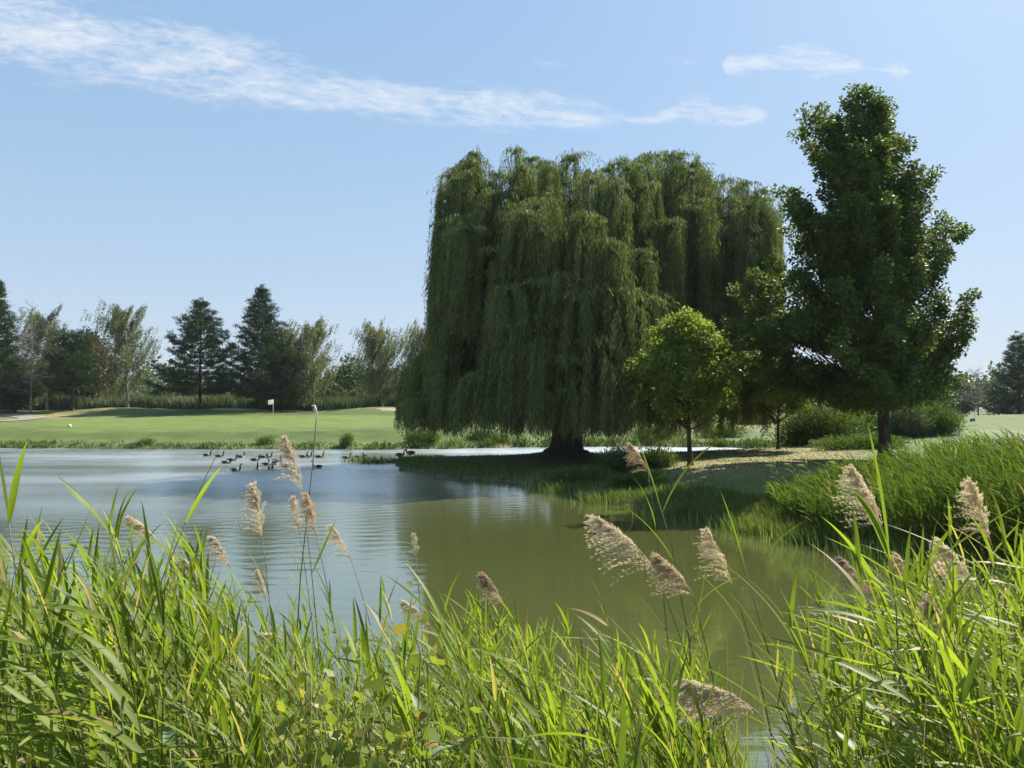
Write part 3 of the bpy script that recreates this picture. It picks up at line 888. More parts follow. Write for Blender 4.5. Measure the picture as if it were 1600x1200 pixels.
def dead_tree(name, base, H, label, spread=.5):
    base = np.array(base, dtype=float)
    tr = MB()
    P, rad = trunk_path(base, base + (0, 0, H), .16, .02, 9, .10, 1.2)
    tr.tube(P, rad, 6)
    br = MB()
    for i in range(44):
        f = random.uniform(.15, .95)
        a = random.uniform(0, 6.28)
        L = H * spread * (1.1 - f) * random.uniform(.4, 1)
        st = base + (0, 0, f * H)
        tip = st + (math.cos(a) * L, math.sin(a) * L, L * random.uniform(.2, 1.0))
        Q = curve(st, tip, .2, 6, .05)
        br.tube(Q, np.linspace(.05, .015, 6), 4)
        for k in range(4):
            p = Q[random.randint(2, 5)]
            br.tube(curve(p, p + rdir(1, -.2, .9)[0] * L * .4, .2, 4, .03), np.linspace(.028, .012, 4), 3)
    e = empty(name, base, label, 'dead tree')
    tr.build("trunk", M['dead'], e, True, base)
    br.build("crown", M['dead'], e, True, base)


def shrub(name, base, H, rx, ry, label, group=None, leaf='shrub', n=70, per=70, L=.16, W=.05, upright=.9):
    base = np.array(base, dtype=float)
    st, cr = MB(), MB()
    C = []
    for i in range(n):
        a, q = random.uniform(0, 6.28), math.sqrt(random.random())
        x, y = base[0] + math.cos(a) * q * rx, base[1] + math.sin(a) * q * ry
        gz = hz(x, y)
        h = H * (1 - .55 * q ** 2) * random.uniform(.65, 1.08)
        foot = np.array((base[0] + (x - base[0]) * .6, base[1] + (y - base[1]) * .6, hz(base[0] + (x - base[0]) * .6, base[1] + (y - base[1]) * .6) - .05))
        tip = np.array((x, y, gz + h))
        Q = curve(foot, tip, .2, 5, .03)
        st.tube(Q, np.linspace(.014, .005, 5), 4)
        for k in range(4):
            C.append(Q[0] + (Q[4] - Q[0]) * random.uniform(.15, 1.0) + rng.normal(0, .08, 3))
    C = np.array(C)
    m = max(6, per // 4)
    CC = np.repeat(C, m, axis=0)
    off = rng.normal(0, (.17 * rx / 1.2 + .06, .17 * rx / 1.2 + .06, .16 * H / 1.5), (len(CC), 3))
    d = off * 2.0 + rdir(len(CC)) * .5 + np.array((-.1, 0, upright))
    cr.leaves(CC + off, d, rdir(len(CC)), L * rng.uniform(.6, 1.3, len(CC)), W * rng.uniform(.7, 1.3, len(CC)), .4)
    e = empty(name, base, label, 'shrub', group)
    st.build("stems", M['bark'], e, False, base)
    cr.build("foliage", M[leaf], e, False, base)
    return e


def copy_thing(e, loc, rz, sc, label, group=None):
    r = e.copy()
    COL.objects.link(r)
    r.location, r.rotation_euler, r.scale = loc, (0, 0, rz), (sc if isinstance(sc, tuple) else (sc, sc, sc))
    r['label'] = label
    if group:
        r['group'] = group
    for ch in list(e.children):
        c = ch.copy()
        COL.objects.link(c)
        c.parent = r
        for g in ch.children:
            k = g.copy()
            COL.objects.link(k)
            k.parent = c
    return r


willow()
big_maple()
b = at(1078, 41.0)
leafy_tree("young_maple", b, top_h(1078, 486, 41.0), 2.6, 2.5, "small round light green maple standing before the willow's right edge", group="young maples on the point", nclump=330, per=84, L=.17, cr_r=.5, r0=.15, tilt=(-.25, 0))
b = at(1215, 53.0)
leafy_tree("young_maple", b, 6.2, 2.1, 2.2, "slender young maple under the lower left of the tall maple", group="young maples on the point", nclump=150, per=80, L=.17, cr_r=.45, r0=.13, tilt=(.2, 0))

# the trees behind the putting green
GP, GB = "pines behind the putting green", "birches behind the putting green"
pine("pine_tree", at(312, 116), top_h(312, 468, 116), 8.3, "broad dark pine left of the two big pines behind the green", GP, 2.6)
pine("pine_tree", at(408, 118), top_h(400, 446, 118), 7.4, "tallest dark pine behind the green beside the white flag", GP, 2.4)
pine("pine_tree", at(113, 112), top_h(120, 520, 112), 4.6, "small low pine with a bare trunk near the cart path", GP, 3.2, blunt=1.0)
pine("pine_tree", at(-8, 108), top_h(0, 438, 108), 5.2, "dark conifer at the far left edge of the tree line", GP, 2.0)
pine("pine_tree", at(440, 124), top_h(430, 520, 124), 6.4, "lighter green low pine right of the tallest pine", GP, 2.0, leaf='pine_bright', blunt=.7)
birch("birch_tree", at(200, 121), top_h(195, 448, 121), 5.2, "shaggy tall birch left of the broad dark pine", GB, 1.0, -.6)
birch("birch_tree", at(74, 122), top_h(70, 452, 122), 4.9, "shaggy birch behind the small low pine", GB, 1.0, -.3)
birch("birch_tree", at(490, 122), top_h(488, 476, 122), 5.0, "shaggy birch just right of the pine group", GB, .8, -.4)
birch("birch_tree", at(598, 124), top_h(590, 484, 124), 4.4, "thin wind blown birch between the pines and the willow", GB, .8, -.3)
birch("birch_tree", at(664, 126), top_h(660, 484, 126), 4.4, "birch partly hidden by the willow's left edge", GB, .8, .2)
leafy_tree("rusty_tree", at(146, 128), top_h(146, 522, 128), 2.6, 2.5, "rusty orange tree peeping over the small low pine", leaf='rust', nclump=90, per=70, L=.34, cr_r=.8, r0=.2)
bt = leafy_tree("background_tree", at(24, 114), top_h(20, 560, 114), 3.6, .6, "bushy grey green tree beneath the far left conifer", group="broadleaf trees in the far tree line", leaf='grey', nclump=170, per=70, L=.32, cr_r=.9, r0=.2)
bw = leafy_tree("background_tree", at(545, 150), top_h(545, 570, 150), 5.0, 1.0, "rounded dull green tree in the gap right of the birch", group="broadleaf trees in the far tree line", leaf='wood', nclump=170, per=70, L=.40, cr_r=1.1, r0=.25)
dead_tree("dead_tree", at(48, 109), top_h(48, 470, 109), "bare grey tree between the far left conifer and birch", .45)
far = [(-70, 122, 1.25, 0, "tree left of the far left conifer, mostly outside the view"), (-20, 135, 1.3, 1, "tall tree behind the far left conifer"), (100, 140, 1.2, 1, "dark tree behind the small low pine"), (165, 142, .75, 1, "low tree behind the shaggy tall birch"),
       (255, 138, .62, 0, "grey tree between the tall birch and broad pine"), (350, 142, .72, 1, "tree showing low between the two big pines"), (455, 140, .60, 1, "dark tree behind the lighter low pine"), (520, 132, .55, 1, "small dark tree at the foot of the right birch"),
       (560, 131, .45, 0, "low grey bushy tree under the wind blown birch"), (575, 190, 1.05, 0, "distant pale tree top in the gap by the willow"), (625, 138, .75, 1, "dark tree behind the willow's low left skirt"), (690, 150, .8, 1, "tree behind the willow trunk to the left"),
       (770, 150, .8, 0, "tree far behind the middle of the willow"), (870, 150, .8, 1, "tree far behind the willow trunk"), (980, 150, .8, 0, "tree far behind the willow's right half"), (1080, 145, .8, 1, "dark tree far behind the small round maple"),
       (1180, 140, .85, 1, "dark tree behind the low dark shed"), (1250, 135, .80, 1, "dark tree behind the tall maple's left branches"), (1320, 145, .8, 0, "grey tree behind the tall maple's trunk"), (1400, 150, .75, 1, "low tree right behind the tall maple's trunk"),
       (1460, 140, .80, 1, "green tree at the right foot of the tall maple's crown"), (1500, 165, 1.0, 0, "pale distant tree left of the dead thicket"), (1560, 190, 1.15, 0, "hazy distant tree behind the dead thicket"), (1610, 175, 1.05, 1, "tree behind the right edge pine"), (1700, 150, 1.0, 0, "tree outside the right edge")]
for px, D, sc, k, lab in far:
    copy_thing((bt, bw)[k], at(px, D), random.uniform(0, 6.28), (sc * random.uniform(.9, 1.15), sc, sc * random.uniform(.9, 1.1)), lab)
pine("pine_tree", at(1592, 128), top_h(1590, 520, 128), 6.3, "dark spreading pine cut by the right edge of the view", "pines behind the right mounds", 1.2)
dead_tree("dead_tree", at(1528, 138), top_h(1528, 572, 138), "bare grey dead tree by the right edge pine", .6)

# distant woods and reed fringe: masses
def distant_woods():
    cr = MB()
    C = []
    for i in range(900):
        a = random.uniform(-62, 62)
        D = random.uniform(230, 420)
        x, y = math.tan(R(a)) * D, D
        h = random.uniform(7, 15) * (1 + .3 * math.sin(a * .4))
        for k in range(7):
            C.append((x + random.gauss(0, 3), y + random.gauss(0, 3), 3 + h * random.uniform(.15, 1) ** .8))
    clump_leaves(cr, np.array(C), 2.6, 26, 1.3, 1.1, .4, .8)
    o = cr.build("distant_woods", M['grey'])
    tag(o, "distant belt of woods on the horizon", "woods", kind="stuff")


def blades(mb, base, h, w, lean, seg=4, spread=.5, wind=(-.35, 0)):
    """curved tapering grass blades; base (n,3)"""
    n = len(base)
    a = rng.uniform(0, 2 * math.pi, n)
    bend = rng.uniform(.1, 1, n) * lean
    dx = np.cos(a) * bend + wind[0] * lean
    dy = np.sin(a) * bend + wind[1] * lean
    b2 = rng.uniform(0, 2 * math.pi, n)
    sx, sy = np.cos(b2), np.sin(b2)
    t = np.linspace(0, 1, seg + 1)
    h = np.broadcast_to(h, (n,))
    w = np.broadcast_to(w, (n,))
    cx = base[:, 0, None] + dx[:, None] * h[:, None] * t ** 1.8
    cyy = base[:, 1, None] + dy[:, None] * h[:, None] * t ** 1.8
    cz = base[:, 2, None] + h[:, None] * (t - .35 * np.minimum(1.2, np.hypot(dx, dy))[:, None] * t ** 2.2)
    ww = w[:, None] * np.minimum(1.0, 1.25 * (1 - t) ** .7 + 0.02) * .5
    Lf = np.stack([cx - sx[:, None] * ww, cyy - sy[:, None] * ww, cz], -1)
    Rt = np.stack([cx + sx[:, None] * ww, cyy + sy[:, None] * ww, cz], -1)
    V = np.stack([Lf, Rt], 2).reshape(-1, 3)
    m = (seg + 1) * 2
    k = np.arange(seg) * 2
    f = np.stack([k, k + 1, k + 3, k + 2], -1)
    Q = (np.arange(n)[:, None, None] * m + f[None]).reshape(-1, 4)
    mb.add(V, Q)


def scatter(n, x0, x1, y0, y1, cond):
    x = rng.uniform(x0, x1, n)
    y = rng.uniform(y0, y1, n)
    s = pond_sd(x, y)
    k = cond(x, y, s)
    x, y = x[k], y[k]
    return np.stack([x, y, height(x, y) - .02], 1)


def vegetation_masses():
    # reed fringe behind the green
    mb = MB()
    B = scatter(30000, -85, 2, 124, 134, lambda x, y, s: rng.uniform(0, 1, len(x)) < .8)
    blades(mb, B, rng.uniform(1.5, 2.9, len(B)) * (1 + .3 * lawn_noise(B[:, 0] * .6, B[:, 1])), .14, .3, 3)
    tag(mb.build("reed_fringe", M['grey']), "grey green reeds growing behind the putting green", "reeds", kind="stuff")
    # rough grass along the banks of the point and across its dry lawn
    mb = MB()
    B = scatter(60000, -10, 16, 26, 66, lambda x, y, s: (s > .05) & ((y < 55.5) | (x < -5)) & (s < 2.4) & (y > 26) & (rng.uniform(0, 1, len(x)) < np.clip(1.25 - s * .35, .1, 1)))
    hgt = rng.uniform(.12, .40, len(B)) * np.where(B[:, 1] > 56, .7, 1.0)
    blades(mb, B, hgt, .05, .5, 3)
    B = scatter(38000, -9, 34, 33, 66, lambda x, y, s: (s > 1.5) & (y < 58))
    blades(mb, B, rng.uniform(.05, .15, len(B)), .04, .8, 2)
    tag(mb.build("bank_grass", M['grass']), "rough grass growing along the banks of the point", "grass", kind="stuff")
    # weeds along the far shore
    mb = MB()
    B = scatter(90000, -75, 32, 71, 84, lambda x, y, s: (s > .1) & (s < 2.6) & (rng.uniform(0, 1, len(x)) < np.clip(1.15 - s * .42, 0, 1) * (.45 + .55 * (np.sin(x * 1.1 + np.sin(x * .37) * 3) > -.1))))
    far_h = rng.uniform(.12, .42, len(B)) * (1 + .9 * smooth(-16, -6, B[:, 0])) * (1 + .35 * np.sin(B[:, 0] * 1.9))
    blades(mb, B, far_h, .09, .5, 2)
    tag(mb.build("shore_weeds", M['shrub']), "low weeds and grass tufts along the far shore", "weeds", kind="stuff")
    # sedge in the shallows at the tip of the point and the near side
    mb = MB()
    for cx, cy_, r, n in ((-9.8, 55.5, 1.5, 500), (-11.2, 56.5, 1.0, 120), (4.2, 32.3, 1.2, 500), (6.6, 28.6, 1.4, 900), (9.2, 23.2, 1.2, 900), (8.2, 25, 1.2, 900), (10.6, 20.2, 1.5, 1200), (2.2, 36.3, 1.2, 400), (12.4, 17.6, 1.6, 1300)):
        B = np.stack([rng.normal(cx, r * .6, n), rng.normal(cy_, r * .5, n), np.full(n, -.05)], 1)
        blades(mb, B, rng.uniform(.25, .75, n), .035, .4, 3)
    tag(mb.build("water_sedge", M['grass']), "sedge standing in the shallows round the point", "sedge", kind="stuff")
    # reed bed on the right bank
    mb = MB()
    B = scatter(34000, 7, 36, 13, 36, lambda x, y, s: (s > .2) & (x > 8.6 + .2 * np.abs(y - 24)) & ((y < 28) | (x / y > .50)) & (s < np.interp(y, [14, 22, 30, 34], [11, 11, 7, 4])) & (rng.uniform(0, 1, len(x)) < np.clip(.62 + .5 * lawn_noise(x * 2.2, y * 2.2), .12, 1)))
    bank_reeds(mb, B)
    tag(mb.build("reed_bed", M['bank']), "dense green reeds crowding the right bank", "reeds", kind="stuff")
    mb = MB()
    B = scatter(60000, 4, 20, 13, 34, lambda x, y, s: (s > .02) & (s < 3.2))
    blades(mb, B, rng.uniform(.35, .95, len(B)) * np.interp(B[:, 0], [4, 8, 10.5, 12], [.32, .42, .8, .95]), .026, .5, 3)
    tag(mb.build("bank_sedge", M['grass']), "tall sedge along the edge of the right bank", "sedge", kind="stuff")


def bank_reeds(mb, B):
    n = len(B)
    hgt = rng.uniform(1.3, 2.2, n) * (1 + .16 * lawn_noise(B[:, 0] * 1.6 + 3, B[:, 1] * 1.6)) * np.interp(B[:, 0] / B[:, 1], [.33, .38, .44, .50, .58], [.30, .40, .56, .66, .84])
    lx = -.22 + rng.normal(0, .12, n)
    ly = rng.normal(0, .10, n)
    k = 9
    t = np.linspace(.25, 1, k)
    P = np.stack([B[:, 0, None] + lx[:, None] * hgt[:, None] * t ** 2, B[:, 1, None] + ly[:, None] * hgt[:, None] * t ** 2, B[:, 2, None] + hgt[:, None] * t], -1).reshape(-1, 3)
    m = len(P)
    d = rdir(m) * .55 + np.array((-.45, 0, .95))
    # two-piece leaves: rising then drooping
    L = rng.uniform(.30, .60, m)
    nrm = rdir(m)
    d = d / np.linalg.norm(d, axis=1, keepdims=True)
    side = np.cross(d, nrm)
    side /= np.linalg.norm(side, axis=1, keepdims=True)
    w = (L * .038)[:, None]
    mid = P + d * L[:, None] * .5
    d2 = d + np.array((-.25, 0, -.38))
    d2 /= np.linalg.norm(d2, axis=1, keepdims=True)
    tip = mid + d2 * L[:, None] * .55
    V = np.stack([P - side * w * .5, P + side * w * .5, mid + side * w, mid - side * w, tip], 1).reshape(-1, 3)
    i = np.arange(m)[:, None] * 5
    mb.add(V, i + np.array([[0, 1, 2, 3]]), i + np.array([[3, 2, 4]]))
    # stems
    blades(mb, B, hgt * 1.02, .022, .28, 3, wind=(-.5, 0))


distant_woods()
vegetation_masses()

GS = "shrubs on the point"
shrub("shrub", at(965, 40.5), 1.35, 1.15, 1.0, "rounded light green shrub on the point left of the small maple", GS, n=80, per=90, L=.22)
shrub("shrub", at(1025, 41.5), 1.0, .9, .8, "lower light green shrub just left of the small maple's trunk", GS, n=60, per=80, L=.2)
shrub("shrub", at(905, 38.0), .65, 1.6, .8, "flat spreading shrub at the water's edge of the point", GS, n=70, per=80, L=.18)
shrub("shrub", at(1000, 34.8), .55, 1.3, .7, "low yellow green shrub sloping down to the water", GS, n=60, per=80, L=.18)
GT = "shrubs behind the tall maple"
shrub("shrub", at(1280, 57), 3.3, 3.2, 2.2, "tall dark green willow shrub left of the tall maple's trunk", GT, n=150, per=110, L=.34, W=.07)
shrub("shrub", at(1345, 61), 3.0, 2.3, 2.0, "bushy shrub directly behind the tall maple's trunk", GT, n=110, per=100, L=.34, W=.07)
shrub("shrub", at(1415, 60), 2.5, 1.6, 1.6, "grey green shrub just right of the tall maple's trunk", GT, leaf='grey', n=90, per=100, L=.3, W=.07)
shrub("shrub", at(1462, 61), 2.6, 1.8, 1.6, "dark rounded shrub farthest right of the maple's trunk", GT, n=90, per=100, L=.3, W=.07)
shrub("shrub", at(1340, 50), .9, 2.8, 1.2, "low bright shrub in front of the maple's trunk base", GT, n=90, per=80, L=.24, W=.05)
GF = "weedy clumps on the far shore"
shrub("weed_clump", at(541, 73.6), 1.35, .6, .5, "tall dark weed clump on the far shore right of the geese", GF, n=26, per=44, L=.24, W=.05)
shrub("weed_clump", at(228, 75.0), .7, .7, .5, "small dark weed clump on the far shore left of the geese", GF, n=20, per=40, L=.22, W=.05)
shrub("weed_clump", at(414, 74.6), .75, 1.0, .5, "dry topped weed clump on the far shore behind the geese", GF, n=22, per=40, L=.22, W=.05)
shrub("weed_clump", at(660, 75.2), 1.2, 1.8, .7, "bright weed clump on the far shore under the willow skirt", GF, n=60, per=70, L=.25, W=.07)
shrub("weed_clump", at(760, 78.0), .9, 2.4, .7, "low bright weeds across the channel behind the willow", GF, n=60, per=70, L=.25, W=.07)
shrub("weed_clump", at(1020, 80.5), 1.1, 2.6, .8, "bright weeds across the channel behind the small maple", GF, n=60, per=70, L=.25, W=.07)
shrub("weed_clump", at(1130, 82.0), 1.3, 2.6, .9, "dark weeds below the dry mound across the channel", GF, n=60, per=70, L=.25, W=.07)

# ------------------------------------------------------------------ golf things
def golf_things():
    b = np.array(at(427, 101.0))
    e = empty("golf_flag", b, "white golf flag on a thin pole on the putting green", "golf flag")
    mb = MB()
    mb.tube([b + (0, 0, -.05), b + (0, 0, 1.1), b + (0, 0, 2.35)], .03, 8)
    mb.build("pole", M['white'], e, True, b)
    mb = MB()
    nx, nz = 9, 6
    V = []
    for i in range(nx):
        for j in range(nz):
            u, w = i / (nx - 1), j / (nz - 1)
            V.append(b + (-.03 - u * .62, .07 * math.sin(u * 6) * u, 1.72 + w * .62 - .10 * u))
    Q = [(i * nz + j, (i + 1) * nz + j, (i + 1) * nz + j + 1, i * nz + j + 1) for i in range(nx - 1) for j in range(nz - 1)]
    mb.add(V, Q)
    o = mb.build("flag", M['cloth'], e, True, b)
    so = o.modifiers.new("thick", 'SOLIDIFY')
    so.thickness = .012
    # white marker by the path
    b = np.array(at(110, 86.5))
    e = empty("course_marker", b, "small white marker with a dark patch on the grass by the path", "marker")
    mb = MB()
    t = np.linspace(0, 1, 9)
    mb.tube(np.stack([b[0] + 0 * t, b[1] + 0 * t, b[2] - .04 + .34 * t], 1), np.array([.11, .15, .17, .18, .18, .165, .135, .09, .02]), 12)
    mb.build("stone", M['white'], e, True, b)
    mb = MB()
    mb.tube([b + (-.165, -.04, .06), b + (-.178, -.05, .14), b + (-.165, -.04, .23)], [.04, .065, .03], 8)
    mb.build("patch", M['darkgrey'], e, True, b)
    # low dark shed
    D = 96.0
    x0, x1 = (1148 - 800) / FPX * D, (1201 - 800) / FPX * D
    z = min(hz(x0, D), hz(x1, D)) - .2
    b = np.array(((x0 + x1) / 2, D, z))
    e = empty("shed", b, "low dark shed with a slanted end at the dry mound", "shed")
    mb = MB()
    mb.box((x0, D - 1.4, z), (x1, D + 1.6, z + 1.75), ((x0, D - 1.4), (x1 - .35, D + 1.6)))
    mb.build("wall", M['dark'], e, False, b)
    mb = MB()
    mb.box((x0 - .15, D - 1.6, z + 1.752), (x1 - .25, D + 1.8, z + 1.90))
    mb.build("roof", M['dark'], e, False, b)
    for k in (.8, 1.25):
        mb = MB()
        mb.box((x0 + k, D - 1.56, z), (x0 + k + .14, D - 1.404, z + 1.75))
        mb.build("post", M['darkgrey'], e, False, b)
    mb = MB()
    mb.box((x0 + 1.9, D - 1.46, z + .05), (x0 + 3.4, D - 1.403, z + 1.55))
    mb.build("door", M['dark'], e, False, b)
    # stake and bag on the right mound
    b = np.array(at(1522, 104.0))
    e = empty("yardage_stake", b, "thin white stake on the grassy rise at far right", "stake")
    mb = MB()
    mb.tube([b + (0, 0, -.1), b + (0, 0, .45), b + (0, 0, .9)], .045, 8)
    mb.build("post", M['white'], e, True, b)
    mb = MB()
    mb.tube([b + (0, 0, .902), b + (0, 0, .95), b + (0, 0, 1.0)], [.06, .05, .01], 8)
    mb.build("cap", M['darkgrey'], e, True, b)
    b = np.array(at(1519, 103.0))
    mb = MB()
    mb.tube([b + (-.25, 0, .0), b + (-.22, 0, .16), b + (0, 0, .30), b + (.2, 0, .22), b + (.28, 0, .05)], [.10, .19, .2, .16, .08], 9)
    tag(mb.build("dark_bag", M['darkgrey'], None, True), "small dark bag lying beside the white stake", "bag")


golf_things()

# ------------------------------------------------------------------ geese
def goose_mat():
    m, nt, out = mat_new("goose_plumage")
    a = nt.add('ShaderNodeAttribute', attribute_name="plumage").outputs['Color']
    oc = nt.add('ShaderNodeTexCoord').outputs['Object']
    nz = nt.noise(oc, 30.0, 3.0).outputs[0]
    col = nt.mix(1.0, a, nt.ramp(nz, [(.3, (.75, .75, .75)), (.7, (1.15, 1.15, 1.15))]), 'MULTIPLY')
    b = nt.add('ShaderNodeBsdfPrincipled', {'Base Color': col, 'Roughness': .85, 'Specular IOR Level': .05})
    nt.l.new(b.outputs[0], out.inputs[0])
    return m


M['goose'] = goose_mat()


def make_goose(pose):
    """one continuous bird, tail to bill, floating at z=0 and facing +x"""
    if pose == 'up':
        path = [(-.46, .17), (-.40, .15), (-.28, .10), (-.12, .07), (.06, .07), (.20, .09), (.275, .15), (.30, .24), (.305, .34), (.31, .43), (.325, .49), (.355, .515), (.39, .51), (.425, .495), (.47, .485)]
    elif pose == 'low':
        path = [(-.46, .16), (-.40, .14), (-.28, .10), (-.12, .07), (.06, .07), (.20, .09), (.29, .14), (.335, .20), (.37, .26), (.405, .31), (.435, .335), (.47, .345), (.505, .335), (.54, .32), (.58, .31)]
    elif pose == 'land':
        path = [(-.42, .36), (-.36, .38), (-.26, .40), (-.12, .41), (.06, .42), (.18, .44), (.255, .50), (.28, .59), (.285, .67), (.29, .75), (.305, .81), (.335, .835), (.37, .83), (.405, .815), (.45, .805)]
    else:     # tucked back
        path = [(-.46, .18), (-.40, .15), (-.28, .10), (-.12, .07), (.06, .07), (.20, .09), (.28, .16), (.29, .24), (.27, .31), (.25, .36), (.255, .40), (.28, .425), (.315, .42), (.35, .405), (.395, .395)]
    rad = np.array([.015, .06, .125, .165, .17, .14, .085, .055, .045, .042, .05, .058, .05, .028, .012])
    sq = np.array([.5, .6, .78, .9, .95, .98, 1, 1, 1, 1, 1, 1, 1, .8, .6])
    n0 = len(path)
    t = np.linspace(0, n0 - 1, 43)
    P = np.stack([np.interp(t, range(n0), [p[0] for p in path]), 0 * t, np.interp(t, range(n0), [p[1] for p in path])], 1)
    k = np.array([.25, .5, .25])
    for _ in range(2):
        P[1:-1, 0] = np.convolve(P[:, 0], k, 'valid')
        P[1:-1, 2] = np.convolve(P[:, 2], k, 'valid')
    mb = MB()
    mb.tube(P, np.interp(t, range(n0), rad), 14, squash=np.interp(t, range(n0), sq))
    V = np.vstack(mb.v)
    tt = np.concatenate([np.repeat(t, 14), [t[0], t[-1]]])
    ang = np.concatenate([np.tile(np.arange(14) * 2 * math.pi / 14, 43), [0, 0]])
    col = np.tile(np.array((0.075, 0.055, 0.04)), (len(V), 1))
    rel = V[:, 2] - np.interp(tt, range(n0), [p[1] for p in path])
    body = tt < 5.6
    col[body & (rel < -.03)] = (.17, .14, .11)
    col[(tt > 4.2) & (tt < 6.2)] = (.42, .36, .29)
    col[tt < 1.6] = (.02, .02, .02)
    col[(tt > .9) & (tt < 2.2) & (rel < -.01)] = (.75, .74, .7)
    col[tt >= 6.2] = (.012, .012, .014)
    cheek = (tt > 10.4) & (tt < 11.8) & (np.abs(np.sin(ang)) < 2) & (np.abs(V[:, 1]) > .028)
    col[cheek] = (.78, .77, .73)
    body_data = (V, [np.vstack(mb.q), np.vstack(mb.t)], col)
    wings = MB()
    zc = {'up': .0, 'low': .0, 'land': .335}.get(pose, .0)
    for s in (-1, 1):
        tw = np.linspace(0, 1, 11)
        W = np.stack([.16 - .60 * tw, s * (.118 - .09 * tw ** 2), zc + .125 + .05 * tw], 1)
        wings.tube(W, .085 * np.sin(np.clip(tw * 1.05 + .06, 0, 1) * math.pi) ** .6 + .004, 8, squash=np.full(11, .42))
    legs = None
    if pose == 'land':
        legs = MB()
        for s in (-1, 1):
            legs.tube([(-.01, s * .07, .29), (.0, s * .07, .15), (-.02, s * .07, .02)], [.018, .012, .012], 6)
            legs.tube([(-.03, s * .07, .012), (.05, s * .08, .012), (.10, s * .085, .008)], [.012, .03, .03], 6, squash=np.full(3, .3))
    return body_data, wings, legs


GOOSE = {}
def goose(px, py, pose, face, label, scale=.92):
    D = EYE * FPX / (py - HOR) if pose != 'land' else None
    if pose == 'land':
        D = 55.2 + (px - 630) * .03
        X = (px - 800) / FPX * D
        loc = (X, D, max(hz(X, D), .0) - .01)
    else:
        loc = ((px - 800) / FPX * D, D, -.015)
    rz = {'r': 0.0, 'l': math.pi, 'rt': -.8, 'lt': math.pi + .8, 'ra': .8, 'la': math.pi - .8, 'n': -1.4, 'f': 1.5}[face] + random.uniform(-.2, .2)
    grp = "geese floating by the point" if pose != 'land' else "geese resting on the tip of the point"
    if pose in GOOSE:
        e = copy_thing(GOOSE[pose], loc, rz, scale, label, grp)
    else:
        (V, F, col), wings, legs = make_goose(pose)
        e = empty("goose", loc, label, "goose", grp)
        mesh("body", V, F, M['goose'], e, smooth=True, attr={'plumage': col})
        w = wings.build("wings", plain_mat("goose_wing", (.055, .042, .033), .85, .5, 25.0, spec=.05), e, True)
        if legs:
            legs.build("legs", M['darkgrey'], e, True)
        GOOSE[pose] = e
        e.rotation_euler = (0, 0, rz)
        e.scale = (scale,) * 3


for g in ((325, 712.5, 'up', 'r', "goose farthest left in the flock, neck raised"),
          (344, 714, 'up', 'r', "second goose from the flock's left end, upright black neck"),
          (364, 720, 'up', 'r', "goose swimming just above the front left goose"),
          (355, 724, 'low', 'r', "pale goose with low neck at the flock's left side"),
          (377, 715, 'up', 'ra', "pale breasted goose in the back row left of centre"),
          (400, 720, 'up', 'r', "brown goose in the middle of the flock turned right"),
          (413, 715.5, 'tuck', 'r', "goose with its neck drawn in at the back of the flock"),
          (420, 715, 'up', 'r', "back row goose touching the one with drawn in neck"),
          (419, 727, 'low', 'r', "dark goose stretching its neck low in the tight cluster"),
          (427, 726, 'up', 'lt', "goose in the tight cluster facing left"),
          (434, 721, 'up', 'r', "dark goose at the right end of the tight cluster"),
          (370, 736, 'up', 'r', "goose nearest the viewer at the front left"),
          (404, 733, 'up', 'n', "upright goose facing the viewer in the front row"),
          (424, 733.5, 'tuck', 'rt', "front row goose below the tight cluster, neck drawn in"),
          (447, 729.5, 'up', 'l', "goose beside the tall feathery plume, facing left"),
          (452, 714.5, 'up', 'l', "pale goose behind the tall feathery plume"),
          (475, 714.8, 'up', 'r', "left goose of the back row pair beside the hooked stalk"),
          (482, 714.2, 'up', 'r', "right goose of the back row pair beside the hooked stalk"),
          (500, 715, 'up', 'r', "back row goose just right of the hooked stalk"),
          (496, 731, 'up', 'lt', "lone dark goose in front, right of the hooked stalk"),
          (542, 716.5, 'up', 'r', "lone goose between the flock and the dark pair"),
          (561, 715.5, 'low', 'r', "left goose of the dark pair near the point"),
          (570, 714.5, 'tuck', 'la', "right goose of the dark pair near the point"),
          (626, 0, 'land', 'r', "goose standing at the very tip of the point"),
          (641, 0, 'land', 'l', "goose standing on the point behind the tip")):
    goose(*g)

# ------------------------------------------------------------------ reeds in front
def leaf_ribbon(mb, p, az, el, L, w, droop, twist=0.0, seg=9, wind=.0, fold=.22):
    """a long pointed reed leaf with a folded midrib, starting at p"""
    t = np.linspace(0, 1, seg + 1)
    ang = el - droop * t ** 1.4
    ds = L / seg
    hx = np.cumsum(np.concatenate([[0], np.cos(ang[:-1]) * ds]))
    hzz = np.cumsum(np.concatenate([[0], np.sin(ang[:-1]) * ds]))
    d = np.array((math.cos(az), math.sin(az), 0))
    C = np.asarray(p) + hx[:, None] * d + hzz[:, None] * np.array((0, 0, 1)) + np.array((-1, .1, 0)) * wind * L * (t ** 2)[:, None]
    side = np.array((-math.sin(az), math.cos(az), 0))
    up = np.stack([-np.sin(ang) * d[0], -np.sin(ang) * d[1], np.cos(ang)], 1)
    tw = twist * t
    S = np.cos(tw)[:, None] * side + np.sin(tw)[:, None] * up
    U = -np.sin(tw)[:, None] * side + np.cos(tw)[:, None] * up
    prof = np.interp(t, [0, .06, .25, .55, .8, 1], [.35, .7, 1.0, .82, .45, .0]) * w * .5
    V = np.stack([C - S * prof[:, None] + U * (prof * fold)[:, None], C, C + S * prof[:, None] + U * (prof * fold)[:, None]], 1).reshape(-1, 3)
    i = np.arange(seg) * 3
    Q = np.concatenate([np.stack([i, i + 1, i + 4, i + 3], -1), np.stack([i + 1, i + 2, i + 5, i + 4], -1)])
    mb.add(V, Q)


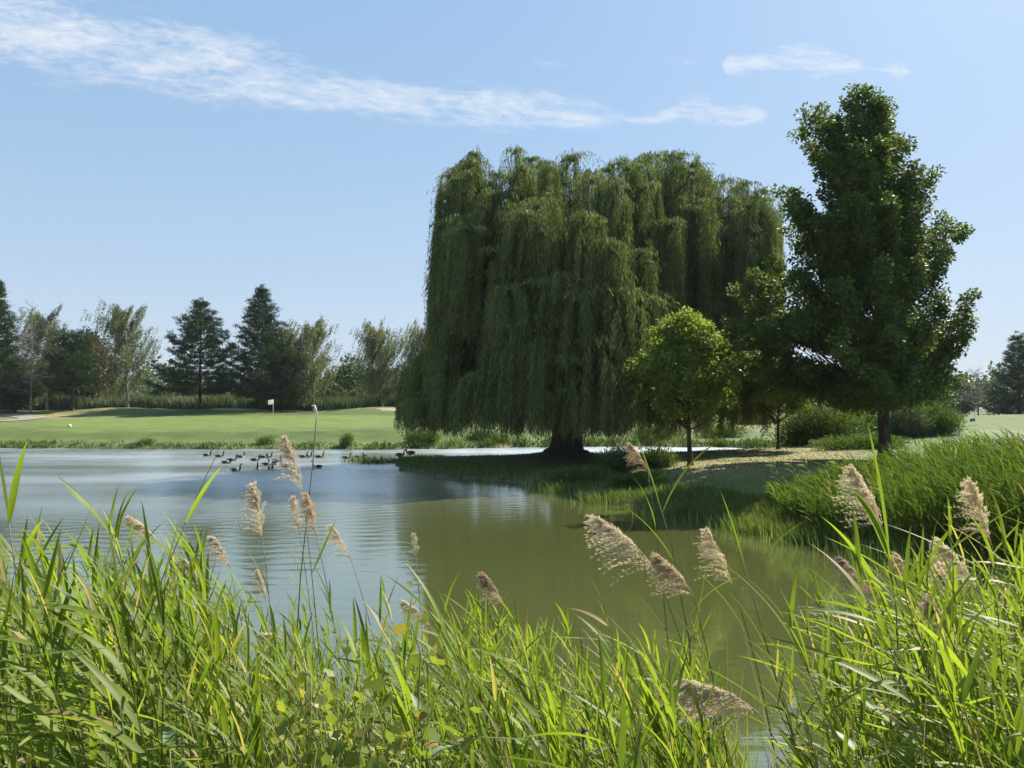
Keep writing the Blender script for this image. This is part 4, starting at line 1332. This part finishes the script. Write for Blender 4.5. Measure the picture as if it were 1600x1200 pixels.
def stem_curve(h, lx, ly, n=12, p=1.9):
    t = np.linspace(0, 1, n)
    return np.stack([lx * t ** p, ly * t ** p, h * (t - .0 * t)], 1)


def reed_parts(h, lx, ly, nleaf, leafL, t0=.22, t1=.96, rank=0.0, wind=.15, width=.026, spear=True, swept=False):
    """stem and leaves of one reed, root at the origin"""
    S = stem_curve(h, lx, ly)
    sm, lf = MB(), MB()
    sm.tube(S, np.linspace(.0062, .0018, len(S)), 5)
    T = np.linspace(0, 1, len(S))
    for k in range(nleaf):
        t = t0 + (t1 - t0) * (k + random.uniform(-.2, .2)) / max(1, nleaf - 1)
        t = min(max(t, .05), .985)
        p = np.array([np.interp(t, T, S[:, c]) for c in range(3)])
        az = rank + (math.pi if k % 2 else 0) + random.gauss(0, .45)
        el, dr = random.uniform(56, 82), random.uniform(2, 40)
        if random.random() < (.85 if swept else .35):     # wind turns the blades to the lee
            az = math.pi + random.gauss(0, .6)
            if swept:
                el, dr = random.uniform(12, 58), random.uniform(8, 42)
        L = leafL * (1.0 - .35 * abs(t - .62)) * random.uniform(.7, 1.2)
        leaf_ribbon(lf, p, az, R(el), L, width * random.uniform(.5, 1.15) * (1.1 - .3 * t), R(dr), random.gauss(0, .7), 9, wind * random.uniform(.3, 1.4))
    if spear:
        leaf_ribbon(lf, S[-2], math.pi + random.gauss(0, .8), R(80), leafL * .75, width * .5, R(random.uniform(5, 25)), .4, 8, wind * .5, .6)
        leaf_ribbon(lf, S[-1], random.uniform(0, 6.28), R(78), leafL * .6, width * .55, R(random.uniform(10, 45)), .3, 8, wind * .6, .5)
    return S, sm, lf


def plume_mesh(mb, P, n=70, size=1.0, full=1.0):
    """feathery seed head along the polyline P (base to tip); the sprays hang to the lee"""
    P = np.asarray(P, dtype=float)
    m = len(P)
    Lp = np.sum(np.linalg.norm(np.diff(P, axis=0), axis=1))
    T = np.linspace(0, 1, m)
    tang = P[-1] - P[0]
    tang /= np.linalg.norm(tang)
    mb.tube(P, np.linspace(.0022, .0006, m), 4)
    pos, dr, ln = [], [], []
    for k in range(n):
        s = random.random() ** .9 * .97
        p = np.array([np.interp(s, T, P[:, c]) for c in range(3)])
        L = Lp * (.50 * (1 - s) + .14) * random.uniform(.6, 1.15) * full
        az = rdir(1)[0]
        d = tang * 1.15 + az * .46 + np.array((-.05, 0, -.30))
        d /= np.linalg.norm(d)
        q = np.linspace(0, 1, 9)
        W = p + d * (L * q)[:, None] + np.array((-.12, 0, -1)) * (L * .42 * q ** 2)[:, None]
        mb.tube(W[::4], [.0012, .0009, .0005], 3, cap=False)
        for j in range(1, 9):
            for r in range(5):
                pos.append(W[j] + rng.normal(0, .0028, 3))
                dr.append(d + rdir(1)[0] * .40 + np.array((-.1, 0, -.3)) * (j / 8))
                ln.append(random.uniform(.008, .017) * size)
    ln = np.array(ln)
    mb.leaves(np.array(pos), np.array(dr), rdir(len(pos)), ln, ln * .15, .4)


def near_z(x, y): return hz(x, y)


# --- reeds that carry a plume: base and tip of the plume as seen, and how far off the reed stands
PLUMES = [
    ((474, 772), (446, 686), 4.4, 1.0, "reed with the tall narrow plume rising in front of the geese", 3),
    ((412, 838), (398, 757), 4.6, 1.0, "reed with an upright tan plume left of the tallest plume", 2),
    ((497, 838), (480, 772), 4.2, .9, "reed with a short plume right beside the tallest plume", 2),
    ((470, 834), (460, 776), 5.0, .8, "thin reed with a pale plume under the tallest plume", 1),
    ((550, 872), (519, 820), 5.2, .9, "lone reed with a wispy plume over the open water", 1),
    ((252, 848), (206, 808), 4.6, 1.0, "leftmost plumed reed, its pale plume bent low", 3),
    ((362, 884), (333, 836), 5.0, 1.0, "reed with a pale plume among leaves left of the upright plume", 3),
    ((318, 912), (290, 872), 5.0, .9, "reed with a faded plume half hidden in left leaves", 3),
    ((418, 934), (405, 890), 5.4, .8, "small faded plume reed below the upright tan plume", 2),
    ((450, 1000), (412, 986), 3.8, .7, "reed with a thin plume bowed flat to the left", 2),
    ((1022, 888), (932, 808), 3.4, 1.25, "reed with the largest plume, arching left over the dark water", 3),
    ((1082, 930), (1028, 868), 3.3, 1.1, "reed with a silky plume just right of the largest plume", 4),
    ((1143, 912), (1102, 826), 4.2, .9, "reed with a slim brown plume in the middle right", 2),
    ((788, 946), (756, 896), 4.2, 1.0, "reed with a compact plume standing in the centre", 2),
    ((674, 976), (634, 938), 4.2, .9, "reed with a pale bent plume left of centre", 2),
    ((1012, 738), (984, 694), 5.2, .9, "very tall bare reed whose small plume reaches the point", 0),
    ((1180, 1108), (1070, 1060), 2.8, 1.2, "reed with a big drooping plume low over the near water", 1),
    ((1112, 1112), (1066, 1080), 2.9, 1.0, "reed with a tangled grey plume below the drooping one", 2),
    ((1377, 826), (1331, 732), 3.9, 1.15, "reed with the tallest plume of the right hand stand", 3),
    ((1370, 946), (1311, 870), 3.6, 1.0, "reed with a plume leaning left beside the sky's reflection", 3),
    ((1545, 850), (1514, 752), 4.0, 1.0, "reed with a slender pointed plume near the right edge", 3),
    ((1522, 916), (1462, 842), 4.0, 1.15, "reed with a broad plume in the right hand stand", 4),
    ((1486, 938), (1456, 868), 4.5, .9, "reed with a dim plume behind the broad one", 3),
    ((1500, 1032), (1446, 932), 3.2, 1.2, "reed with a fluffy pale plume low in the right stand", 4),
    ((1576, 946), (1550, 902), 4.6, .9, "reed with a faint plume by the right edge", 3),
    ((1420, 912), (1396, 862), 4.8, .9, "reed with a faint plume left of the broad one", 3),
    ((741, 1088), (730, 1050), 3.2, .7, "reed with a small ragged brown plume among lower leaves", 2),
    ((652, 872), (648, 834), 5.4, .6, "thin reed with a tiny narrow plume over open water", 0),
    ((1440, 1150), (1395, 1110), 2.9, .8, "reed with a small plume lowest in the right stand", 3),
]
for (bp, tp, D, sz, lab, nl) in PLUMES:
    B, Tp = px2w(bp[0], bp[1], D), px2w(tp[0], tp[1], D - .05)
    lean = (B[0] - Tp[0]) * .9 + .10
    root = np.array((B[0] + lean + random.uniform(-.05, .1), D + random.uniform(-.1, .25), 0))
    root[2] = near_z(root[0], root[1]) - .03
    h = B[2] - root[2]
    e = empty("plumed_reed", root, lab, "reed", "reeds with feathery plumes")
    S, sm, lf = reed_parts(h, B[0] - root[0], B[1] - root[1], nl + 2, .42, .28, .80, 0.0, .2, .022, False)
    sm.build("stem", M['reed_dry'] if nl < 2 else M['reed_stem'], e, True)
    if lf.n:
        lf.build("leaves", M['reed'], e, True)
    pm = MB()
    b = B - root
    k = np.linspace(0, 1, 9)
    v = Tp - B
    t0 = S[-1] - S[-2]
    t0 = t0 / np.linalg.norm(t0) * np.linalg.norm(v)
    PP = b + t0 * (k * (1 - k) ** 2)[:, None] * .8 + v * k[:, None]
    plume_mesh(pm, PP, int(random.uniform(80, 130) * sz), sz, random.uniform(.75, 1.05))
    pm.build("plume", M['plume_brown' if random.random() < .4 else 'plume'], e, False)


def hooked_stalk():
    D = 4.3
    pts = [(466, 1010), (472, 900), (482, 800), (490, 720), (494, 660), (495, 643), (492, 634), (487, 634)]
    W = np.array([px2w(a, b, D) for a, b in pts])
    g = W[0].copy()
    g[0] -= .02
    g[2] = near_z(g[0], D) - .03
    W = np.vstack([g, W])
    e = empty("bare_stalk", g, "tall bare stalk with a hooked white tip beside the geese", "reed")
    mb = MB()
    mb.tube(W - g, np.linspace(.0045, .0016, len(W)), 5)
    mb.build("stem", M['reed_dry'], e, True)
    mb = MB()
    leaf_ribbon(mb, W[2] - g, 2.8, R(70), .22, .010, R(20), .2)
    tipm = MB()
    tipm.tube(W[5:] - g, [.0022, .0042, .0048, .003], 6)
    tipm.build("tip", M['white'], e, True)
    mb.build("leaf", M['reed'], e, True)


hooked_stalk()

# --- leafy reeds: a dozen grown plants, copied with their parts
protos = []
def leafy_reed(px, depth, h, rz, label, group):
    X = (px - 800) / FPX * depth
    loc = (X, depth, near_z(X, depth) - .03)
    i = random.choice(SWEPT if random.random() < (.75 if px < 430 else .55 if px > 1240 else .25) else UPRIGHT)
    S, sm, lf, h0 = PARTS[i]
    sc = h / h0
    if i not in PROTO:
        e = empty("leafy_reed", loc, label, "reed", group)
        sm.build("stem", M['reed_stem'], e, True)
        lf.build("leaves", M['reed'], e, True)
        e.rotation_euler = (0, 0, rz)
        e.scale = (sc,) * 3
        PROTO[i] = e
    else:
        copy_thing(PROTO[i], loc, rz, sc, label, group)


PARTS, PROTO = [], {}
SWEPT, UPRIGHT = [i for i in range(16) if i % 4 == 0 or i > 11], [i for i in range(16) if not (i % 4 == 0 or i > 11)]
for i in range(16):
    h0 = random.uniform(1.9, 2.3)
    S, sm, lf = reed_parts(h0, random.uniform(-.55, -.05), random.uniform(-.18, .18), random.randint(12, 16), random.uniform(.40, .56), .22, .97, random.uniform(-.5, .5), .20, .039, True, i % 4 == 0 or i > 11)
    PARTS.append((S, sm, lf, h0))
PROF = np.array([(-150, 800), (0, 750), (60, 805), (150, 785), (250, 755), (320, 730), (380, 820), (470, 895), (600, 900), (700, 865), (800, 905), (860, 865), (960, 960), (1040, 860), (1100, 900), (1170, 950), (1200, 1070), (1300, 1080),
                 (1330, 900), (1420, 860), (1500, 810), (1600, 770), (1750, 760)], dtype=float)
LEFT, MIDL, RIGHT = "leafy reeds of the left stand", "leafy reeds of the middle stand", "leafy reeds of the right stand"
def reed_label(px):
    if px < 430: return "leafy green reed without a plume in the crowded left stand", LEFT
    if px < 1240: return "leafy green reed without a plume in the middle stand", MIDL
    return "leafy green reed without a plume in the crowded right stand", RIGHT


count = 0
for _ in range(4000):
    if count >= 268:
        break
    px = random.uniform(-140, 1740)
    depth = 2.3 + 4.6 * random.random() ** 1.05
    if 1180 < px < 1310 and (depth > 3.6 or random.random() < .6):
        continue
    if 880 < px < 1180 and depth > 5.2:
        continue
    X = (px - 800) / FPX * depth
    g = near_z(X, depth)
    want = float(np.interp(px, PROF[:, 0], PROF[:, 1])) + random.expovariate(1 / 95.0)
    h = min(random.uniform(1.7, 2.6), EYE - (want - HOR) / FPX * depth - g)
    if h < .95:
        continue
    lab, grp = reed_label(px)
    leafy_reed(px, depth, h / 1.12, random.gauss(0, .35), lab, grp)
    count += 1

def reed_thicket():
    """the rest of the stand, past the ones that can be told apart"""
    mb = MB()
    built = 0
    packs = [(np.vstack(p[1].v), np.vstack(p[1].q), np.vstack(p[2].v), np.vstack(p[2].q), p[3]) for p in PARTS]
    while built < 860:
        px = random.uniform(-140, 1740)
        depth = 2.2 + 5.2 * random.random()
        if 1170 < px < 1320 and (depth > 3.2 or random.random() < .7):
            continue
        if 880 < px < 1180 and depth > 5.2 and random.random() < .8:
            continue
        if 470 < px < 670 and depth < 2.55:
            continue
        X = (px - 800) / FPX * depth
        g = near_z(X, depth)
        want = float(np.interp(px, PROF[:, 0], PROF[:, 1])) + (50 if px < 430 else 85) + random.expovariate(1 / 130.0)
        h = min(random.uniform(1.4, 2.3), EYE - (want - HOR) / FPX * depth - g)
        if h < .7:
            continue
        sv, sq, lv, lq, h0 = packs[random.choice(SWEPT if random.random() < (.75 if px < 430 else .55 if px > 1240 else .25) else UPRIGHT)]
        a, sc = random.gauss(0, .4), h / 1.12 / h0
        c, s_ = math.cos(a), math.sin(a)
        rot = np.array(((c, -s_, 0), (s_, c, 0), (0, 0, 1))).T * sc
        o = np.array((X, depth, g - .03))
        mb.add(sv @ rot + o, sq)
        mb.add(lv @ rot + o, lq)
        built += 1
    tag(mb.build("reed_thicket", M['reed'], None, True), "thicket of green reeds filling the near bank", "reeds", kind="stuff")


reed_thicket()

# a few reeds that stand out
def single_reed(pts, D, nl, label, leafL=.5, width=.028):
    W = np.array([px2w(a, b, D) for a, b in pts])
    g = W[0].copy()
    g[0] += (W[0][0] - W[1][0]) * .4
    g[2] = near_z(g[0], D) - .03
    W = np.vstack([g, W]) - g
    e = empty("leafy_reed", g, label, "reed", "reeds leaning out of the stands")
    mb = MB()
    mb.tube(W, np.linspace(.005, .0018, len(W)), 5)
    mb.build("stem", M['reed_stem'], e, True)
    mb = MB()
    T = np.linspace(0, 1, len(W))
    slope = math.atan2(W[-1][2] - W[-2][2], W[-1][0] - W[-2][0])
    for k in range(nl):
        t = .35 + .6 * k / max(1, nl - 1)
        p = np.array([np.interp(t, T, W[:, c]) for c in range(3)])
        leaf_ribbon(mb, p, (math.pi if k % 2 else 0) + random.gauss(0, .4), R(random.uniform(45, 75)), leafL * random.uniform(.8, 1.15), width, R(random.uniform(10, 60)), random.gauss(0, .5))
    az = 0.0 if math.cos(slope) > 0 else math.pi
    leaf_ribbon(mb, W[-1], az, slope if az == 0 else math.pi - slope, leafL * .95, width * .9, R(6), .3, 10)
    mb.build("leaves", M['reed'], e, True)


single_reed([(150, 1190), (215, 1020), (262, 890), (300, 800)], 3.0, 3, "reed leaning right with one long blade pointing up at the shore", .42, .019)
single_reed([(50, 1100), (40, 980), (28, 880), (15, 800)], 3.2, 5, "thin reed at the left edge with drooping side blades", .42)
single_reed([(1245, 1190), (1215, 1080), (1190, 990), (1160, 880)], 3.2, 3, "lone reed leaning left over the near water", .34, .022)
single_reed([(1075, 1000), (1060, 920), (1048, 850), (1030, 790)], 3.6, 3, "reed with an upright yellow green blade between plumes", .40, .030)
single_reed([(1400, 1080), (1395, 950), (1385, 860)], 3.4, 4, "reed with a long blade stretching left toward the water", .60, .030)

for px, D, h, rz in ((1192, 28.5, 1.5, .1), (1222, 27.5, 1.7, -.2), (1243, 28.2, 1.6, .3), (1270, 26.8, 1.7, 0.), (1300, 27.2, 1.9, -.1), (1318, 26.4, 1.8, .2)):
    i = SWEPT[0]
    X = (px - 800) / FPX * D
    copy_thing(PROTO[i], (X, D, hz(X, D) - .05), rz, h / PARTS[i][3], "dark reed leaning left from the right bank against the dry lawn", "leaning reeds before the dry lawn")

# undergrowth on the slope: nobody could count it
def undergrowth():
    mb = MB()
    n = 15000
    y = rng.uniform(1.7, 7.8, n)
    x = rng.uniform(-1, 1, n) * (y * .78 + .6)
    px = x / y * FPX + 800
    keep = ~((px > 1170) & (px < 1330) & (y > 3.3)) & ~((px > 900) & (px < 1180) & (y > 5.6) & (rng.uniform(0, 1, n) < .7)) & ~((px > 460) & (px < 680) & (y < 2.4))
    x, y = x[keep], y[keep]
    B = np.stack([x, y, height(x, y) - .03], 1)
    h = rng.uniform(.4, 1.15, len(B)) * np.interp(B[:, 1], [1.7, 3, 8], [.72, 1.0, 1.0])
    blades(mb, B, h, rng.uniform(.006, .020, len(B)), .30, 6, wind=(-.4, .1))
    tag(mb.build("undergrowth", M['reed'], None, True), "tangle of grass blades beneath the reeds on the near bank", "grass", kind="stuff")


undergrowth()


def dead_stalks():
    mb = MB()
    n = 1500
    y = rng.uniform(2.0, 7.4, n)
    x = rng.uniform(-1, 1, n) * (y * .76 + .5)
    px = x / y * FPX + 800
    keep = ~((px > 1170) & (px < 1330) & (y > 3.3)) & ~((px > 880) & (px < 1180) & (y > 5.2))
    B = np.stack([x[keep], y[keep], height(x[keep], y[keep]) - .03], 1)
    blades(mb, B, rng.uniform(.6, 1.65, len(B)), rng.uniform(.004, .009, len(B)), .22, 5, wind=(-.35, 0))
    tag(mb.build("dead_stalks", M['straw'], None, True), "dry straw coloured stalks scattered through the near reeds", "dead stalks", kind="stuff")


dead_stalks()

# ------------------------------------------------------------------ vine, milkweed, thistle
def lobed_leaves(mb, C, size):
    """five-lobed flat leaves with a little cupping"""
    n = len(C)
    a = np.linspace(0, 2 * math.pi, 11)[:-1]
    r = np.array([1.0, .74, .92, .70, .78, .36, .78, .70, .92, .74])
    for p in C:
        nrm = rdir(1, .1, 1)[0]
        u = np.cross(nrm, rdir(1)[0])
        u /= np.linalg.norm(u)
        v = np.cross(nrm, u)
        s = size * random.uniform(.6, 1.2)
        ring = p + (np.cos(a)[:, None] * u + np.sin(a)[:, None] * v) * (r * s)[:, None] + nrm * (r * s * random.uniform(-.25, .3))[:, None]
        mb.add(np.vstack([[p], ring]), None, [(0, i + 1, (i + 1) % 10 + 1) for i in range(10)])


def vine(cen, D, spread, n, label, hi):
    w = px2w(cen[0], cen[1], D)
    root = np.array((w[0] + .1, D + .1, near_z(w[0] + .1, D + .1)))
    e = empty("vine", root, label, "vine", "yellow green vines climbing in the reeds")
    st, lf = MB(), MB()
    C = []
    for k in range(max(4, n // 14)):
        tip = w + rng.normal(0, 1, 3) * np.array(spread)
        Q = curve(root + rng.normal(0, .05, 3) * (1, 1, 0), tip, -.3, 8, .03)
        st.tube(Q - root, np.linspace(.004, .0015, 8), 4)
        for j in range(n // max(4, n // 14)):
            s = hi + (1 - hi) * random.random()
            C.append(np.array([np.interp(s, np.linspace(0, 1, 8), Q[:, c]) for c in range(3)]) + rng.normal(0, .05, 3) - root)
    lobed_leaves(lf, np.array(C), .023)
    st.build("stems", M['reed_stem'], e, True)
    lf.build("leaves", M['vine'], e, False)


vine((565, 1120), 2.2, (.13, .12, .085), 640, "vine with yellow green lobed leaves low among the centre left reeds", .45)
vine((512, 1060), 2.55, (.04, .05, .07), 110, "small vine with browning leaves climbing above the larger vine", .72)
vine((560, 1180), 2.05, (.14, .1, .06), 300, "vine with pale leaves at the bottom edge below the larger vine", .55)


def milkweed(px, py, D, label):
    w = px2w(px, py, D)
    root = np.array((w[0] + .05, D, near_z(w[0] + .05, D) - .02))
    e = empty("milkweed", root, label, "plant", "broad leaved plants under the reeds")
    st, lf = MB(), MB()
    Q = curve((0, 0, 0), w - root, .1, 8, .01)
    st.tube(Q, np.linspace(.006, .003, 8), 6)
    for k in range(7):
        p = Q[3] + (Q[7] - Q[3]) * k / 6
        for s in (0, math.pi):
            leaf_ribbon(lf, p, s + k * 1.4 + random.gauss(0, .2), R(random.uniform(20, 55)), random.uniform(.09, .13), .038, R(random.uniform(10, 50)), .1, 7, 0, .3)
    st.build("stem", M['reed_stem'], e, True)
    lf.build("leaves", M['milkweed'], e, True)


milkweed(665, 1120, 2.3, "broad leaved grey green plant right of the vine")
milkweed(272, 1160, 2.4, "broad leaved plant at the bottom edge left of the vine")
milkweed(1330, 1165, 2.6, "broad leaved plant low at the foot of the right stand")


def thistle():
    D = 2.6
    w = px2w(910, 1148, D)
    root = np.array((w[0] + .06, D + .05, near_z(w[0] + .06, D + .05) - .02))
    e = empty("thistle", root, "thistle with a small purple flower head among the low reeds", "thistle")
    st, lf, fl, cu = MB(), MB(), MB(), MB()
    Q = curve((0, 0, 0), w - root, .15, 9, .01)
    st.tube(Q, np.linspace(.006, .003, 9), 6)
    for k in range(9):
        p = Q[3] + (Q[8] - Q[3]) * k / 9
        leaf_ribbon(lf, p, k * 2.4, R(40), .11, .03, R(50), .4, 6)
    t = w - root
    cu.tube([t, t + (0, 0, .010), t + (-.002, 0, .022)], [.006, .013, .010], 9)
    n = 90
    d = rdir(n, .35, 1)
    fl.leaves(np.tile(t + (-.002, 0, .02), (n, 1)), d, rdir(n), rng.uniform(.016, .024, n), .0028, .6)
    st.build("stem", M['reed_stem'], e, True)
    lf.build("leaves", M['milkweed'], e, True)
    cu.build("cup", M['milkweed'], e, True)
    fl.build("flower", M['purple'], e, False)


thistle()


# ------------------------------------------------------------------ the summer haze
def haze():
    m, nt, out = mat_new("haze_air")
    v = nt.add('ShaderNodeVolumePrincipled', {'Color': (0.80, 0.89, 1.0, 1), 'Density': 0.0001, 'Anisotropy': 0.1})
    nt.l.new(v.outputs[0], out.inputs['Volume'])
    mb = MB()
    mb.box((-940, -70, -4), (940, 940, 34))
    o = mb.build("haze", m)
    tag(o, "thin pale summer haze in the air over the course", "haze", kind="stuff")


haze()
